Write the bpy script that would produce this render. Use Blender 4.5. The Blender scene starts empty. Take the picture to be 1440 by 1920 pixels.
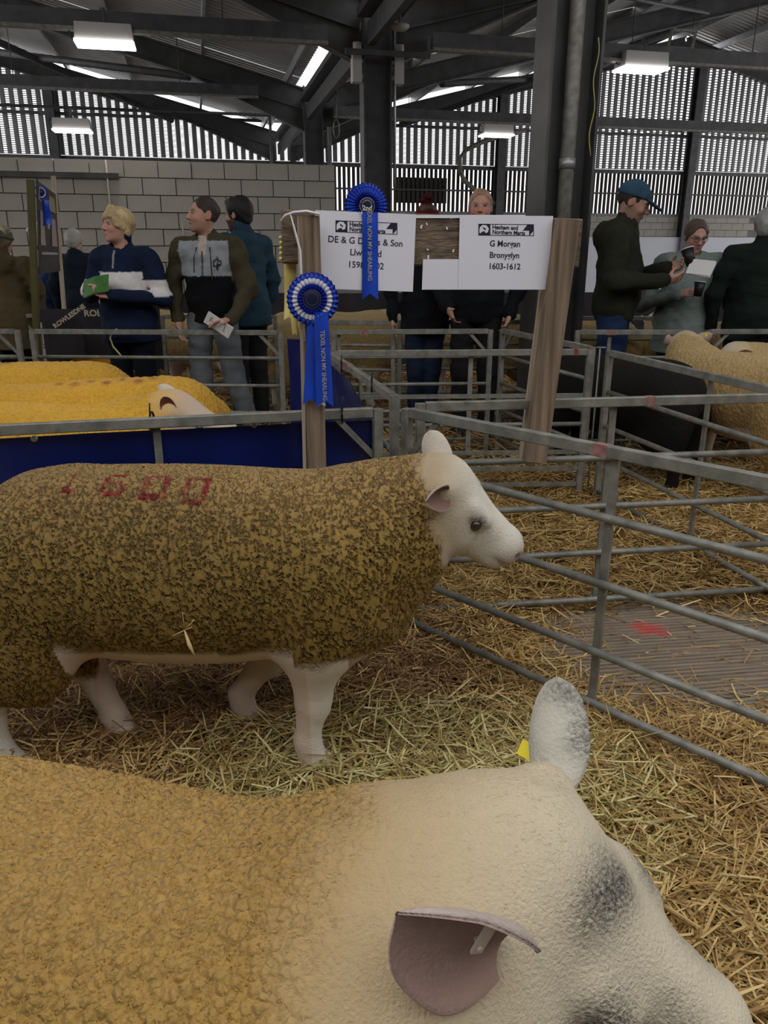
import bpy, bmesh, math, random
import numpy as np
from mathutils import Vector, Matrix, Euler
random.seed(11)
RNG = np.random.default_rng(11)
R = math.radians
V = Vector
SC = bpy.context.scene
COL = SC.collection

# ------------------------------------------------------------------ camera
FPX = 1442.0            # focal length in pixels of the 1440x1920 frame
PITCH = R(18.6)         # tilted down
CAM_H = 1.46
cam_d = bpy.data.cameras.new('camera')
cam_d.sensor_fit = 'VERTICAL'
cam_d.sensor_height = 36.0
cam_d.lens = FPX / 1920 * 36.0
cam_d.clip_start = 0.02
cam = bpy.data.objects.new('camera', cam_d)
COL.objects.link(cam)
cam.location = (0, 0, CAM_H)
cam.rotation_euler = (R(90) - PITCH, 0, 0)
SC.camera = cam

# ------------------------------------------------------------------ world: bright overcast sky
W = bpy.data.worlds.new('overcast_sky')
SC.world = W
W.use_nodes = True
_bg = W.node_tree.nodes['Background']
_bg.inputs['Color'].default_value = (0.98, 0.985, 1.0, 1)
_bg.inputs['Strength'].default_value = 2.6

# ------------------------------------------------------------------ view
SC.view_settings.view_transform = 'Standard'
SC.view_settings.look = 'None'
SC.view_settings.gamma = 1.0
SC.view_settings.use_curve_mapping = False
SC.view_settings.exposure = -0.65

def ray(u, v):
    x = (u - 720) / FPX
    y = (960 - v) / FPX
    return V((x, math.cos(PITCH) + y * math.sin(PITCH), -math.sin(PITCH) + y * math.cos(PITCH)))
EYE = V((0, 0, CAM_H))
def py(u, v, Y):
    d = ray(u, v); return EYE + d * (Y / d.y)
def pz(u, v, z):
    d = ray(u, v); return EYE + d * ((z - CAM_H) / d.z)
def pp(u, v, p0, n):
    d = ray(u, v); return EYE + d * ((V(p0) - EYE).dot(V(n)) / d.dot(V(n)))

# ------------------------------------------------------------------ materials
def mat(name, col, rough=0.6, metal=0.0, var=0.0, vscale=8.0, stretch=(1, 1, 1), bump=0.0, bscale=60.0,
        col2=None, vcol=None, spec=0.4, sheen=0.0, emit=None, estr=0.0, detail=5.0, transl=0.0, coat=0.0, alpha=1.0, trans=0.0):
    m = bpy.data.materials.new(name)
    m.use_nodes = True
    nt = m.node_tree
    N, L = nt.nodes, nt.links
    b = N['Principled BSDF']
    b.inputs['Roughness'].default_value = rough
    b.inputs['Metallic'].default_value = metal
    b.inputs['Specular IOR Level'].default_value = spec
    if coat: b.inputs['Coat Weight'].default_value = coat
    if trans: b.inputs['Transmission Weight'].default_value = trans
    if alpha < 1: b.inputs['Alpha'].default_value = alpha
    if sheen:
        b.inputs['Sheen Weight'].default_value = sheen
        b.inputs['Sheen Roughness'].default_value = 0.5
    src = None
    tc = N.new('ShaderNodeTexCoord')
    mp = N.new('ShaderNodeMapping')
    mp.inputs['Scale'].default_value = stretch
    L.new(tc.outputs['Object'], mp.inputs['Vector'])
    if vcol:
        a = N.new('ShaderNodeAttribute'); a.attribute_name = vcol
        src = a.outputs['Color']
    if var or col2:
        nz = N.new('ShaderNodeTexNoise')
        nz.inputs['Scale'].default_value = vscale
        nz.inputs['Detail'].default_value = detail
        L.new(mp.outputs['Vector'], nz.inputs['Vector'])
        if col2:
            rp = N.new('ShaderNodeValToRGB')
            rp.color_ramp.elements[0].position = 0.35
            rp.color_ramp.elements[1].position = 0.68
            rp.color_ramp.elements[0].color = (*col, 1)
            rp.color_ramp.elements[1].color = (*col2, 1)
            L.new(nz.outputs['Fac'], rp.inputs['Fac'])
            src2 = rp.outputs['Color']
        else:
            mr = N.new('ShaderNodeMapRange')
            mr.inputs['From Min'].default_value = 0.25
            mr.inputs['From Max'].default_value = 0.75
            mr.inputs['To Min'].default_value = 1 - var
            mr.inputs['To Max'].default_value = 1 + var
            L.new(nz.outputs['Fac'], mr.inputs['Value'])
            mx = N.new('ShaderNodeVectorMath'); mx.operation = 'SCALE'
            if src: L.new(src, mx.inputs[0])
            else: mx.inputs[0].default_value = col
            L.new(mr.outputs['Result'], mx.inputs['Scale'])
            src2 = mx.outputs['Vector']
        src = src2
    if src: L.new(src, b.inputs['Base Color'])
    else: b.inputs['Base Color'].default_value = (*col, 1)
    if bump:
        nb = N.new('ShaderNodeTexNoise')
        nb.inputs['Scale'].default_value = bscale
        nb.inputs['Detail'].default_value = 4
        L.new(mp.outputs['Vector'], nb.inputs['Vector'])
        bp = N.new('ShaderNodeBump')
        bp.inputs['Strength'].default_value = bump
        bp.inputs['Distance'].default_value = 0.01
        L.new(nb.outputs['Fac'], bp.inputs['Height'])
        L.new(bp.outputs['Normal'], b.inputs['Normal'])
    if emit:
        b.inputs['Emission Color'].default_value = (*emit, 1)
        b.inputs['Emission Strength'].default_value = estr
    if transl:
        t = N.new('ShaderNodeBsdfTranslucent'); t.inputs['Color'].default_value = (*col, 1)
        mix = N.new('ShaderNodeMixShader'); mix.inputs['Fac'].default_value = transl
        L.new(b.outputs[0], mix.inputs[1]); L.new(t.outputs[0], mix.inputs[2])
        L.new(mix.outputs[0], N['Material Output'].inputs['Surface'])
    return m

# ------------------------------------------------------------------ objects
def world_of(o):
    m = o.matrix_parent_inverse @ o.matrix_basis
    return world_of(o.parent) @ m if o.parent else o.matrix_basis.copy()
def tag(o, label=None, cat=None, group=None, kind=None):
    if label: o['label'] = label
    if cat: o['category'] = cat
    if group: o['group'] = group
    if kind: o['kind'] = kind
    return o
def empty(name, loc=(0, 0, 0), rz=0.0, label=None, cat=None, group=None, kind=None, rot=None):
    o = bpy.data.objects.new(name, None)
    COL.objects.link(o)
    o.location = loc
    o.rotation_euler = rot if rot else (0, 0, rz)
    o.matrix_basis = Matrix.LocRotScale(V(loc), Euler(o.rotation_euler), None)
    o.empty_display_size = 0.1
    return tag(o, label, cat, group, kind)
def link(name, me, m=None, parent=None, local=False, matrix=None):
    o = bpy.data.objects.new(name, me)
    COL.objects.link(o)
    if m is not None and not me.materials: me.materials.append(m)
    if parent:
        o.parent = parent
        if not local: o.matrix_parent_inverse = world_of(parent).inverted()
    if matrix is not None: o.matrix_basis = matrix
    return o
def copy_tree(o, parent=None):
    c = o.copy(); COL.objects.link(c)
    if parent:
        c.parent = parent
        c.matrix_parent_inverse = o.matrix_parent_inverse.copy()
    for ch in list(o.children): copy_tree(ch, c)
    return c

class MB:
    """collects plain shapes into one mesh"""
    def __init__(s): s.v, s.f, s.sm = [], [], []
    def add(s, vs, fs, smooth=False):
        n = len(s.v)
        s.v.extend([tuple(p) for p in vs])
        for f in fs:
            s.f.append(tuple(i + n for i in f)); s.sm.append(smooth)
        return s
    def box(s, c, size, rot=None, taper=1.0):
        hx, hy, hz = [a / 2 for a in size]
        M = rot if rot else Matrix.Identity(3)
        c = V(c); vs = []
        for z, t in ((-hz, 1), (hz, taper)):
            for x, y in ((-hx, -hy), (hx, -hy), (hx, hy), (-hx, hy)):
                vs.append(c + M @ V((x * t, y * t, z)))
        return s.add(vs, [(3, 2, 1, 0), (4, 5, 6, 7), (0, 1, 5, 4), (1, 2, 6, 5), (2, 3, 7, 6), (3, 0, 4, 7)])
    def frame(s, p0, p1, up=(0, 0, 1)):
        p0, p1 = V(p0), V(p1)
        d = (p1 - p0).normalized(); u = V(up)
        if abs(d.dot(u)) > 0.98: u = V((0, 1, 0))
        r = d.cross(u).normalized(); u = r.cross(d).normalized()
        return p0, p1, d, r, u
    def beam(s, p0, p1, w, h, up=(0, 0, 1), bev=0.0):
        p0, p1, d, r, u = s.frame(p0, p1, up)
        if bev:
            a, b = w / 2, h / 2
            prof = [(-a + bev, -b), (a - bev, -b), (a, -b + bev), (a, b - bev), (a - bev, b), (-a + bev, b), (-a, b - bev), (-a, -b + bev)]
        else:
            prof = [(-w / 2, -h / 2), (w / 2, -h / 2), (w / 2, h / 2), (-w / 2, h / 2)]
        return s.sweep(p0, p1, r, u, prof)
    def sweep(s, p0, p1, r, u, prof):
        n = len(prof)
        vs = [p0 + r * a + u * b for a, b in prof] + [p1 + r * a + u * b for a, b in prof]
        fs = [(i, (i + 1) % n, (i + 1) % n + n, i + n) for i in range(n)]
        fs += [tuple(range(n - 1, -1, -1)), tuple(range(n, 2 * n))]
        return s.add(vs, fs)
    def ibeam(s, p0, p1, w, h, tf=0.03, tw=0.02, up=(0, 0, 1)):
        p0, p1, d, r, u = s.frame(p0, p1, up)
        a, b, t = w / 2, h / 2, tw / 2
        prof = [(-a, -b), (a, -b), (a, -b + tf), (t, -b + tf), (t, b - tf), (a, b - tf), (a, b), (-a, b), (-a, b - tf), (-t, b - tf), (-t, -b + tf), (-a, -b + tf)]
        n = 12
        vs = [p0 + r * x + u * y for x, y in prof] + [p1 + r * x + u * y for x, y in prof]
        fs = [(i, (i + 1) % n, (i + 1) % n + n, i + n) for i in range(n)]
        for o in (0, 12):
            fs += [(o, o + 1, o + 2, o + 11), (o + 11, o + 2, o + 3, o + 10), (o + 10, o + 3, o + 4, o + 9), (o + 9, o + 4, o + 5, o + 8), (o + 8, o + 5, o + 6, o + 7)][:5]
        return s.add(vs, fs)
    def tube(s, p0, p1, r, n=10, r1=None, caps=True):
        return s.path([p0, p1], r, n, caps, r1)
    def path(s, pts, r, n=8, caps=True, r1=None, closed=False):
        pts = [V(p) for p in pts]; m = len(pts)
        vs, fs = [], []
        up = V((0, 0, 1))
        for i, p in enumerate(pts):
            if closed: d = pts[(i + 1) % m] - pts[i - 1]
            else: d = pts[min(i + 1, m - 1)] - pts[max(i - 1, 0)]
            d.normalize()
            u = up if abs(d.dot(up)) < 0.95 else V((0, 1, 0)) if abs(d.y) < 0.9 else V((1, 0, 0))
            a = d.cross(u).normalized(); b = a.cross(d).normalized()
            rr = r if r1 is None else r + (r1 - r) * i / (m - 1)
            if isinstance(r, (list, tuple)): rr = r[i]
            for k in range(n):
                t = 2 * math.pi * k / n
                vs.append(p + a * math.cos(t) * rr + b * math.sin(t) * rr)
        for i in range(m if closed else m - 1):
            j = (i + 1) % m
            for k in range(n):
                fs.append((i * n + k, i * n + (k + 1) % n, j * n + (k + 1) % n, j * n + k))
        s.add(vs, fs, True)
        if caps and not closed:
            o = len(s.v) - len(vs)
            s.f.append(tuple(o + k for k in range(n - 1, -1, -1))); s.sm.append(False)
            s.f.append(tuple(o + (m - 1) * n + k for k in range(n))); s.sm.append(False)
        return s
    def lathe(s, c, prof, n=20, axis=None):
        M = axis if axis else Matrix.Identity(3)
        c = V(c); vs = []
        for r, z in prof:
            for k in range(n):
                t = 2 * math.pi * k / n
                vs.append(c + M @ V((r * math.cos(t), r * math.sin(t), z)))
        fs = []
        for i in range(len(prof) - 1):
            for k in range(n):
                fs.append((i * n + k, i * n + (k + 1) % n, (i + 1) * n + (k + 1) % n, (i + 1) * n + k))
        return s.add(vs, fs, True)
    def ball(s, c, r, n=12):
        rr = r if isinstance(r, (tuple, list)) else (r, r, r)
        vs, fs = [], []
        m = n // 2
        for i in range(m + 1):
            a = math.pi * i / m
            for k in range(n):
                t = 2 * math.pi * k / n
                vs.append((c[0] + rr[0] * math.sin(a) * math.cos(t), c[1] + rr[1] * math.sin(a) * math.sin(t), c[2] + rr[2] * math.cos(a)))
        for i in range(m):
            for k in range(n):
                fs.append((i * n + k, (i + 1) * n + k, (i + 1) * n + (k + 1) % n, i * n + (k + 1) % n))
        return s.add(vs, fs, True)
    def mesh(s, name):
        me = bpy.data.meshes.new(name)
        me.from_pydata(s.v, [], s.f)
        me.polygons.foreach_set('use_smooth', s.sm)
        me.update()
        return me
    def obj(s, name, m, parent=None, local=False, fix=True):
        me = s.mesh(name)
        if fix:
            b = bmesh.new(); b.from_mesh(me)
            bmesh.ops.recalc_face_normals(b, faces=b.faces)
            b.to_mesh(me); b.free()
        return link(name, me, m, parent, local)

def quad_mesh(name, verts, faces, smooth=True, col=None, floats=None):
    """fast mesh from numpy arrays (faces: quads or triangles)"""
    me = bpy.data.meshes.new(name)
    k = faces.shape[1]
    me.vertices.add(len(verts)); me.vertices.foreach_set('co', np.ascontiguousarray(verts, np.float32).ravel())
    me.loops.add(faces.size); me.loops.foreach_set('vertex_index', np.ascontiguousarray(faces, np.int32).ravel())
    me.polygons.add(len(faces))
    me.polygons.foreach_set('loop_start', np.arange(0, faces.size, k, dtype=np.int32))
    me.polygons.foreach_set('use_smooth', np.full(len(faces), smooth))
    me.update(calc_edges=True)
    if col is not None:
        a = me.color_attributes.new('Col', 'FLOAT_COLOR', 'POINT')
        c = np.ones((len(verts), 4), np.float32); c[:, :3] = col
        a.data.foreach_set('color', c.ravel())
    for nm, arr in (floats or {}).items():
        a = me.attributes.new(nm, 'FLOAT', 'POINT'); a.data.foreach_set('value', arr.astype(np.float32))
    me.validate()
    return me

# ------------------------------------------------------------------ smooth solid shapes from a distance field
def wob(p, scale, seed, n=7):
    """smooth pseudo noise, about -1..1, p: (...,3)"""
    g = np.random.default_rng(seed)
    out = 0
    for i in range(n):
        k = g.normal(size=3); k *= scale * g.uniform(0.6, 1.5) / np.linalg.norm(k)
        out = out + np.sin(p[..., 0] * k[0] + p[..., 1] * k[1] + p[..., 2] * k[2] + g.uniform(0, 6.28))
    return out / math.sqrt(n) / 1.2

def axis(lo, hi, h, fine=(), hf=None):
    """grid axis with finer stretches"""
    xs = [lo]
    while xs[-1] < hi:
        x = xs[-1]
        st = h
        for a, b in fine:
            if a - h <= x <= b: st = hf
        xs.append(x + st)
    return np.array(xs, np.float32)

class Field:
    def __init__(s, xs, ys, zs):
        s.ax = [xs, ys, zs]
        s.d = np.full((len(xs), len(ys), len(zs)), 0.6, np.float32)
    def block(s, lo, hi, m):
        sl = []
        for a, l, h in zip(s.ax, lo, hi):
            i0 = max(0, np.searchsorted(a, l - m) - 1); i1 = min(len(a), np.searchsorted(a, h + m) + 1)
            if i1 <= i0: return None
            sl.append(slice(i0, i1))
        sl = tuple(sl)
        X = s.ax[0][sl[0]][:, None, None]; Y = s.ax[1][sl[1]][None, :, None]; Z = s.ax[2][sl[2]][None, None, :]
        return sl, X, Y, Z
    def put(s, sl, dn, k, mode):
        a = s.d[sl]
        if mode == 'u':
            h = np.maximum(k - np.abs(a - dn), 0) / k
            s.d[sl] = np.minimum(a, dn) - h * h * k * 0.25
        elif mode == 's':
            dn = -dn
            h = np.maximum(k - np.abs(a - dn), 0) / k
            s.d[sl] = np.maximum(a, dn) + h * h * k * 0.25
    def cone(s, a, b, r1, r2, k=0.02, mode='u'):
        a = np.array(a, float); b = np.array(b, float); rm = max(r1, r2)
        bl = s.block(np.minimum(a, b) - rm, np.maximum(a, b) + rm, k + 0.02)
        if bl is None: return s
        sl, X, Y, Z = bl
        e = b - a; L2 = max(float(e @ e), 1e-9)
        t = np.clip(((X - a[0]) * e[0] + (Y - a[1]) * e[1] + (Z - a[2]) * e[2]) / L2, 0, 1)
        d = np.sqrt((X - a[0] - t * e[0]) ** 2 + (Y - a[1] - t * e[1]) ** 2 + (Z - a[2] - t * e[2]) ** 2) - (r1 + (r2 - r1) * t)
        s.put(sl, d.astype(np.float32), k, mode)
        return s
    def chain(s, pts, rs, k=0.02, mode='u'):
        for i in range(len(pts) - 1): s.cone(pts[i], pts[i + 1], rs[i], rs[i + 1], k, mode)
        return s
    def ell(s, c, r, k=0.02, rot=None, mode='u'):
        c = np.array(c, float); rm = max(r)
        ext = np.array(r, float) if rot is None else np.full(3, rm)
        bl = s.block(c - ext, c + ext, k + 0.02)
        if bl is None: return s
        sl, X, Y, Z = bl
        X, Y, Z = X - c[0], Y - c[1], Z - c[2]
        if rot is not None:
            M = np.array(rot)      # columns are the local axes
            X, Y, Z = (M[0, 0] * X + M[1, 0] * Y + M[2, 0] * Z, M[0, 1] * X + M[1, 1] * Y + M[2, 1] * Z, M[0, 2] * X + M[1, 2] * Y + M[2, 2] * Z)
        k0 = np.sqrt((X / r[0]) ** 2 + (Y / r[1]) ** 2 + (Z / r[2]) ** 2)
        k1 = np.sqrt((X / r[0] ** 2) ** 2 + (Y / r[1] ** 2) ** 2 + (Z / r[2] ** 2) ** 2) + 1e-6
        d = np.where(k0 < 1e-3, -min(r), k0 * (k0 - 1) / k1)
        s.put(sl, d.astype(np.float32), k, mode)
        return s
    def cut(s, p, n, k=0.006):
        """keep the side the normal points away from"""
        p = np.array(p, float); n = np.array(n, float); n /= np.linalg.norm(n)
        X = s.ax[0][:, None, None]; Y = s.ax[1][None, :, None]; Z = s.ax[2][None, None, :]
        dn = ((X - p[0]) * n[0] + (Y - p[1]) * n[1] + (Z - p[2]) * n[2]).astype(np.float32)
        h = np.maximum(k - np.abs(s.d - dn), 0) / k
        s.d = np.maximum(s.d, dn) + h * h * k * 0.25
        return s
    def ripple(s, amp, scale, seed, aniso=(1, 1, 1)):
        near = np.abs(s.d) < amp * 4 + 0.02
        i, j, k = np.nonzero(near)
        p = np.stack([s.ax[0][i] * aniso[0], s.ax[1][j] * aniso[1], s.ax[2][k] * aniso[2]], -1)
        s.d[near] += (amp * wob(p, scale, seed)).astype(np.float32)
        return s
    def nets(s):
        d = s.d; ins = d < 0
        c = np.zeros(tuple(n - 1 for n in d.shape), np.int8)
        for a in (0, 1):
            for b in (0, 1):
                for e in (0, 1):
                    c += ins[a:a + c.shape[0], b:b + c.shape[1], e:e + c.shape[2]]
        I, J, K = np.nonzero((c > 0) & (c < 8))
        n = len(I)
        idx = np.full(c.shape, -1, np.int32); idx[I, J, K] = np.arange(n)
        acc = np.zeros((n, 3)); cnt = np.zeros(n)
        ax = s.ax
        cor = [(a, b, e) for a in (0, 1) for b in (0, 1) for e in (0, 1)]
        val = {q: d[I + q[0], J + q[1], K + q[2]] for q in cor}
        for q in cor:
            for dim in range(3):
                if q[dim]: continue
                w = list(q); w[dim] = 1; w = tuple(w)
                da, db = val[q], val[w]
                cr = (da < 0) != (db < 0)
                t = np.where(cr, da / np.where(cr, da - db, 1), 0)
                ijk = [I + q[0], J + q[1], K + q[2]]
                for m in range(3):
                    x = ax[m][ijk[m]]
                    if m == dim: x = x + t * (ax[m][ijk[m] + 1] - x)
                    acc[:, m] += np.where(cr, x, 0)
                cnt += cr
        verts = acc / cnt[:, None]
        faces = []
        for dim in range(3):
            o1, o2 = [(1, 2), (2, 0), (0, 1)][dim]
            sl0 = [slice(1, -1)] * 3; sl1 = [slice(1, -1)] * 3
            sl0[dim] = slice(0, -1); sl1[dim] = slice(1, None)
            a = ins[tuple(sl0)]; b = ins[tuple(sl1)]
            for flip in (False, True):
                e = np.nonzero((a & ~b) if not flip else (~a & b))
                g = [x + 1 for x in e]; g[dim] = e[dim]
                def cell(s1, s2):
                    h = [x.copy() for x in g]; h[o1] -= s1; h[o2] -= s2
                    return idx[h[0], h[1], h[2]]
                q = [cell(1, 1), cell(0, 1), cell(0, 0), cell(1, 0)]
                if flip: q = q[::-1]
                q = np.stack(q, -1)
                faces.append(q[(q >= 0).all(1)])
        return verts, np.concatenate(faces)

def relax(v, f, it=2, lam=0.5):
    """light Laplacian smoothing"""
    for _ in range(it):
        acc = np.zeros_like(v); cnt = np.zeros(len(v))
        for a in range(4):
            for b in (1, 3):
                np.add.at(acc, f[:, a], v[f[:, (a + b) % 4]]); np.add.at(cnt, f[:, a], 1)
        v = v + lam * (acc / np.maximum(cnt, 1)[:, None] - v)
    return v
def solid(name, F, m, parent, colf=None, smooth_it=1, local=True, extra=None):
    v, f = F.nets()
    if smooth_it: v = relax(v, f, smooth_it)
    col = colf(v) if colf else None
    me = quad_mesh(name, v, f, True, col, extra(v) if extra else None)
    o = link(name, me, m, parent, local)
    solid.last = (v, f, col)
    return o
# ================================================================== materials of the place
M_CONC = mat('concrete_floor', (0.16, 0.145, 0.125), 0.85, var=0.35, vscale=3, bump=0.3, bscale=40)
M_BLOCK = mat('concrete_block', (0.47, 0.435, 0.385), 0.9, var=0.12, vscale=1.5, bump=0.35, bscale=90)
M_MORTAR = mat('mortar', (0.24, 0.225, 0.205), 0.95, var=0.1)
M_STEEL = mat('grey_steel', (0.10, 0.10, 0.105), 0.55, metal=0.3, var=0.3, vscale=5)
M_STEELD = mat('dark_steel', (0.085, 0.083, 0.082), 0.5, metal=0.3, var=0.3, vscale=4)
M_GALV = mat('galvanised_steel', (0.225, 0.22, 0.19), 0.5, metal=0.25, var=0.4, vscale=18, bump=0.15, bscale=120)
M_GALVB = mat('bright_galvanised', (0.42, 0.42, 0.43), 0.4, metal=0.55, var=0.2, vscale=6)
M_SHEET = mat('roof_sheet', (0.42, 0.41, 0.40), 0.4, metal=0.3, var=0.12, vscale=2)
M_SKYL = mat('skylight', (0.92, 0.95, 0.97), 0.5, transl=0.9)
M_BOARD = mat('cladding_timber', (0.05, 0.042, 0.037), 0.85, var=0.3, vscale=3)
M_RIB = mat('cladding_rib', (0.23, 0.225, 0.23), 0.55, metal=0.3, var=0.15, vscale=2)
M_WHITE = mat('white_board', (0.78, 0.79, 0.86), 0.6, var=0.04, vscale=1)
M_LAMPBOX = mat('lamp_housing', (0.55, 0.53, 0.52), 0.5)
M_LAMP = mat('lamp_glass', (1, 1, 1), 0.4, emit=(1.0, 0.97, 0.92), estr=9.0)
M_BLACK = mat('black_rubber', (0.012, 0.012, 0.013), 0.6)
M_WOOD = mat('weathered_wood', (0.215, 0.155, 0.105), 0.85, stretch=(26, 26, 1.3), var=0.6, vscale=2.2, bump=0.5, bscale=6, detail=8)
M_WOODX = mat('weathered_plank', (0.15, 0.108, 0.075), 0.9, stretch=(1.3, 26, 26), var=0.65, vscale=2.2, bump=0.6, bscale=6, detail=8)
M_WOODL = mat('pale_batten', (0.50, 0.40, 0.29), 0.85, stretch=(30, 30, 1.6), var=0.3, vscale=2, bump=0.4, bscale=6)
M_PAPER = mat('laminated_paper', (0.80, 0.79, 0.86), 0.35, var=0.03, vscale=6, coat=0.25)
M_INK = mat('black_ink', (0.012, 0.012, 0.03), 0.6)
M_RED = mat('red_paint', (0.24, 0.035, 0.04), 0.6, var=0.5, vscale=40)
M_REDF = mat('worn_red_paint', (0.27, 0.14, 0.125), 0.6, var=0.5, vscale=40)

# ================================================================== building frame
TH = R(13)
GO = V((1.33, 6.3, 0))
GA = V((math.cos(TH), math.sin(TH), 0))
GB = V((-math.sin(TH), math.cos(TH), 0))
def G(s, t, z=0.0): return GO + GA * s + GB * t + V((0, 0, z))
ROTG = Matrix.Rotation(TH, 3, 'Z')
BAY = 6.45
PITCHR = 0.245
ZV = 5.0
RIDGE = 13.0
def roof_z(s): return ZV + PITCHR * (RIDGE - abs(RIDGE - abs(s)))

floor_bm = MB().box((0, 12, -0.05), (44, 44, 0.1))
floor = floor_bm.obj('floor', M_CONC)
tag(floor, kind='structure')

# ---- ceiling: sheets, purlins, rafters, skylights
ceiling = empty('ceiling', (0, 0, 5), kind='structure')
def corrugated(s0, s1, t0, t1, zoff=0.0):
    per = 0.2
    n = int((t1 - t0) / per)
    prof = []
    for i in range(n):
        t = t0 + i * per
        prof += [(t, 0), (t + 0.09, 0), (t + 0.115, 0.045), (t + 0.175, 0.045)]
    prof.append((t0 + n * per, 0))
    vs = [G(s, t, roof_z(s) + z + zoff) for s in (s0, s1) for t, z in prof]
    k = len(prof)
    return MB().add(vs, [(i, i + 1, k + i + 1, k + i) for i in range(k - 1)])
T0, T1 = -3.4, 3 * BAY + 0.4
for s0, s1 in ((-13, -0.25), (0.25, 13), (13, 21)):
    for k in range(3):
        corrugated(s0, s1, max(T0, k * BAY - (3.4 if k == 0 else 0)), (k + 1) * BAY + (0.4 if k == 2 else 0)).obj('roof_sheet', M_SHEET, ceiling, fix=False)
for side in (-1, 1):
    for i in range(8):
        s = side * (0.55 + i * 1.75)
        p0, p1 = G(s, T0, roof_z(s) - 0.1), G(s, T1, roof_z(s) - 0.1)
        MB().beam(p0, p1, 0.055, 0.19).obj('purlin', M_GALVB, ceiling)
for s in (14.2, 16, 17.8, 19.6):
    MB().beam(G(s, T0, roof_z(s) - 0.1), G(s, T1, roof_z(s) - 0.1), 0.055, 0.19).obj('purlin', M_GALVB, ceiling)
for k in range(0, 4):
    for side in (-1, 1):
        t = k * BAY
        z0 = lambda s: roof_z(s) - 0.2 - 0.2
        mb = MB().ibeam(G(side * 0.2, t, z0(0.2)), G(side * 13, t, z0(13)), 0.2, 0.42)
        mb.obj('rafter', M_STEELD, ceiling)
        # haunch: wedge under the rafter at the valley
        a = [G(side * 0.22, t, z0(0.2) - 0.2), G(side * 2.7, t, z0(2.7) - 0.2), G(side * 0.22, t, z0(0.2) - 0.62)]
        off = GB * 0.03
        vs = [p - off for p in a] + [p + off for p in a]
        hb = MB().add(vs, [(0, 1, 2), (5, 4, 3), (0, 3, 4, 1), (1, 4, 5, 2), (2, 5, 3, 0)])
        hb.beam(a[1], a[2], 0.2, 0.03)
        hb.obj('haunch', M_STEELD, ceiling)
    MB().ibeam(G(13, k * BAY, roof_z(13) - 0.4), G(21, k * BAY, roof_z(21) - 0.4), 0.2, 0.42).obj('rafter', M_STEELD, ceiling)
# skylight panels in the last bay
for s0, s1, t0, t1 in ((-9.4, -6.1, 13.6, 15.0), (-13, -10.6, 13.6, 15.0), (-7.0, -4.2, 8.4, 9.3)):
    vs = [G(s, t, roof_z(s) - 0.03) for s, t in ((s0, t0), (s1, t0), (s1, t1), (s0, t1))]
    vs += [v - V((0, 0, 0.012)) for v in vs]
    MB().add(vs, [(0, 1, 2, 3), (7, 6, 5, 4), (0, 4, 5, 1), (1, 5, 6, 2), (2, 6, 7, 3), (3, 7, 4, 0)]).obj('skylight', M_SKYL, ceiling)
# valley gutter beam and tie tubes between frames
for k in range(0, 3):
    MB().beam(G(0, k * BAY + 0.2, 4.62), G(0, (k + 1) * BAY - 0.2, 4.62), 0.62, 0.10).obj('valley_gutter', M_STEEL, ceiling)
    MB().beam(G(-0.12, k * BAY + 0.25, 4.36), G(-0.12, (k + 1) * BAY - 0.25, 4.36), 0.10, 0.28).obj('valley_beam', M_STEEL, ceiling)
def brace(p0, p1, r, m=M_STEEL): MB().tube(p0, p1, r, 10).obj('roof_brace', m, ceiling)
for s0, s1 in ((-2.6, -9.2), (3.0, 9.4)):
    brace(G(s0, 2 * BAY + 0.15, roof_z(s0) - 0.62), G(s1, 3 * BAY - 0.2, roof_z(s1) - 0.6), 0.08)
    brace(G(s1, 2 * BAY + 0.15, roof_z(s1) - 0.62), G(s0 * 1.2, 3 * BAY - 0.2, roof_z(s0) - 0.6), 0.08)
    brace(G(s1, 2 * BAY + 0.2, roof_z(s1) - 0.55), G(s1, 3 * BAY - 0.2, roof_z(s1) - 0.55), 0.09)
    brace(G(s0, 1 * BAY + 0.15, roof_z(s0) - 0.5), G(s1, 2 * BAY - 0.15, roof_z(s1) - 0.5), 0.035)
for s in (-7.4, -3.9, 3.9, 7.4):
    for k in (1, 2):
        brace(G(s, k * BAY, roof_z(s) - 0.62), G(s, k * BAY + 0.75, roof_z(s) - 0.2), 0.03, M_GALVB)

# ---- valley columns
def column(t, label, z1=4.9):
    o = empty('steel_column', G(0, t), label=label, cat='column')
    MB().ibeam(G(0, t, 0.0), G(0, t, z1), 0.30, 0.42 if t else 0.40, 0.022, 0.016, up=GA).obj('column_shaft', M_STEEL if t else M_STEELD, o)
    MB().box(G(0, t, 0.012), (0.6, 0.45, 0.024), ROTG).obj('base_plate', M_STEEL, o)
    return o
c1 = column(0, 'dark steel column with grey downpipe behind the wooden sign post')
pm = MB(); pb = G(0.0, -0.10)
pm.tube(pb + V((0, 0, 0.02)), pb + V((0, 0, 4.85)), 0.055, 14)
pm.obj('downpipe', M_GALV, c1)
for z in (0.9, 2.05, 3.4):
    MB().tube(pb + V((0, 0, z)), pb + V((0, 0, z + 0.07)), 0.062, 14).obj('pipe_collar', M_GALVB, c1)
MB().box(G(-0.02, -0.16, 3.42), (0.5, 0.012, 0.03), ROTG).obj('cable_strap', M_GALVB, c1)
c2 = column(BAY, 'steel column standing beside the end of the block wall')
MB().tube(G(0.26, BAY - 0.1, 2.4), G(0.26, BAY - 0.1, 4.6), 0.02, 8).obj('conduit', M_GALVB, c2)
c3 = column(2 * BAY, 'farthest dark steel column rising behind the block wall')
MB().tube(G(0.33, 2 * BAY - 0.1, 0.0), G(0.33, 2 * BAY - 0.1, 4.1), 0.06, 12).obj('downpipe', M_GALVB, c3)

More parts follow.
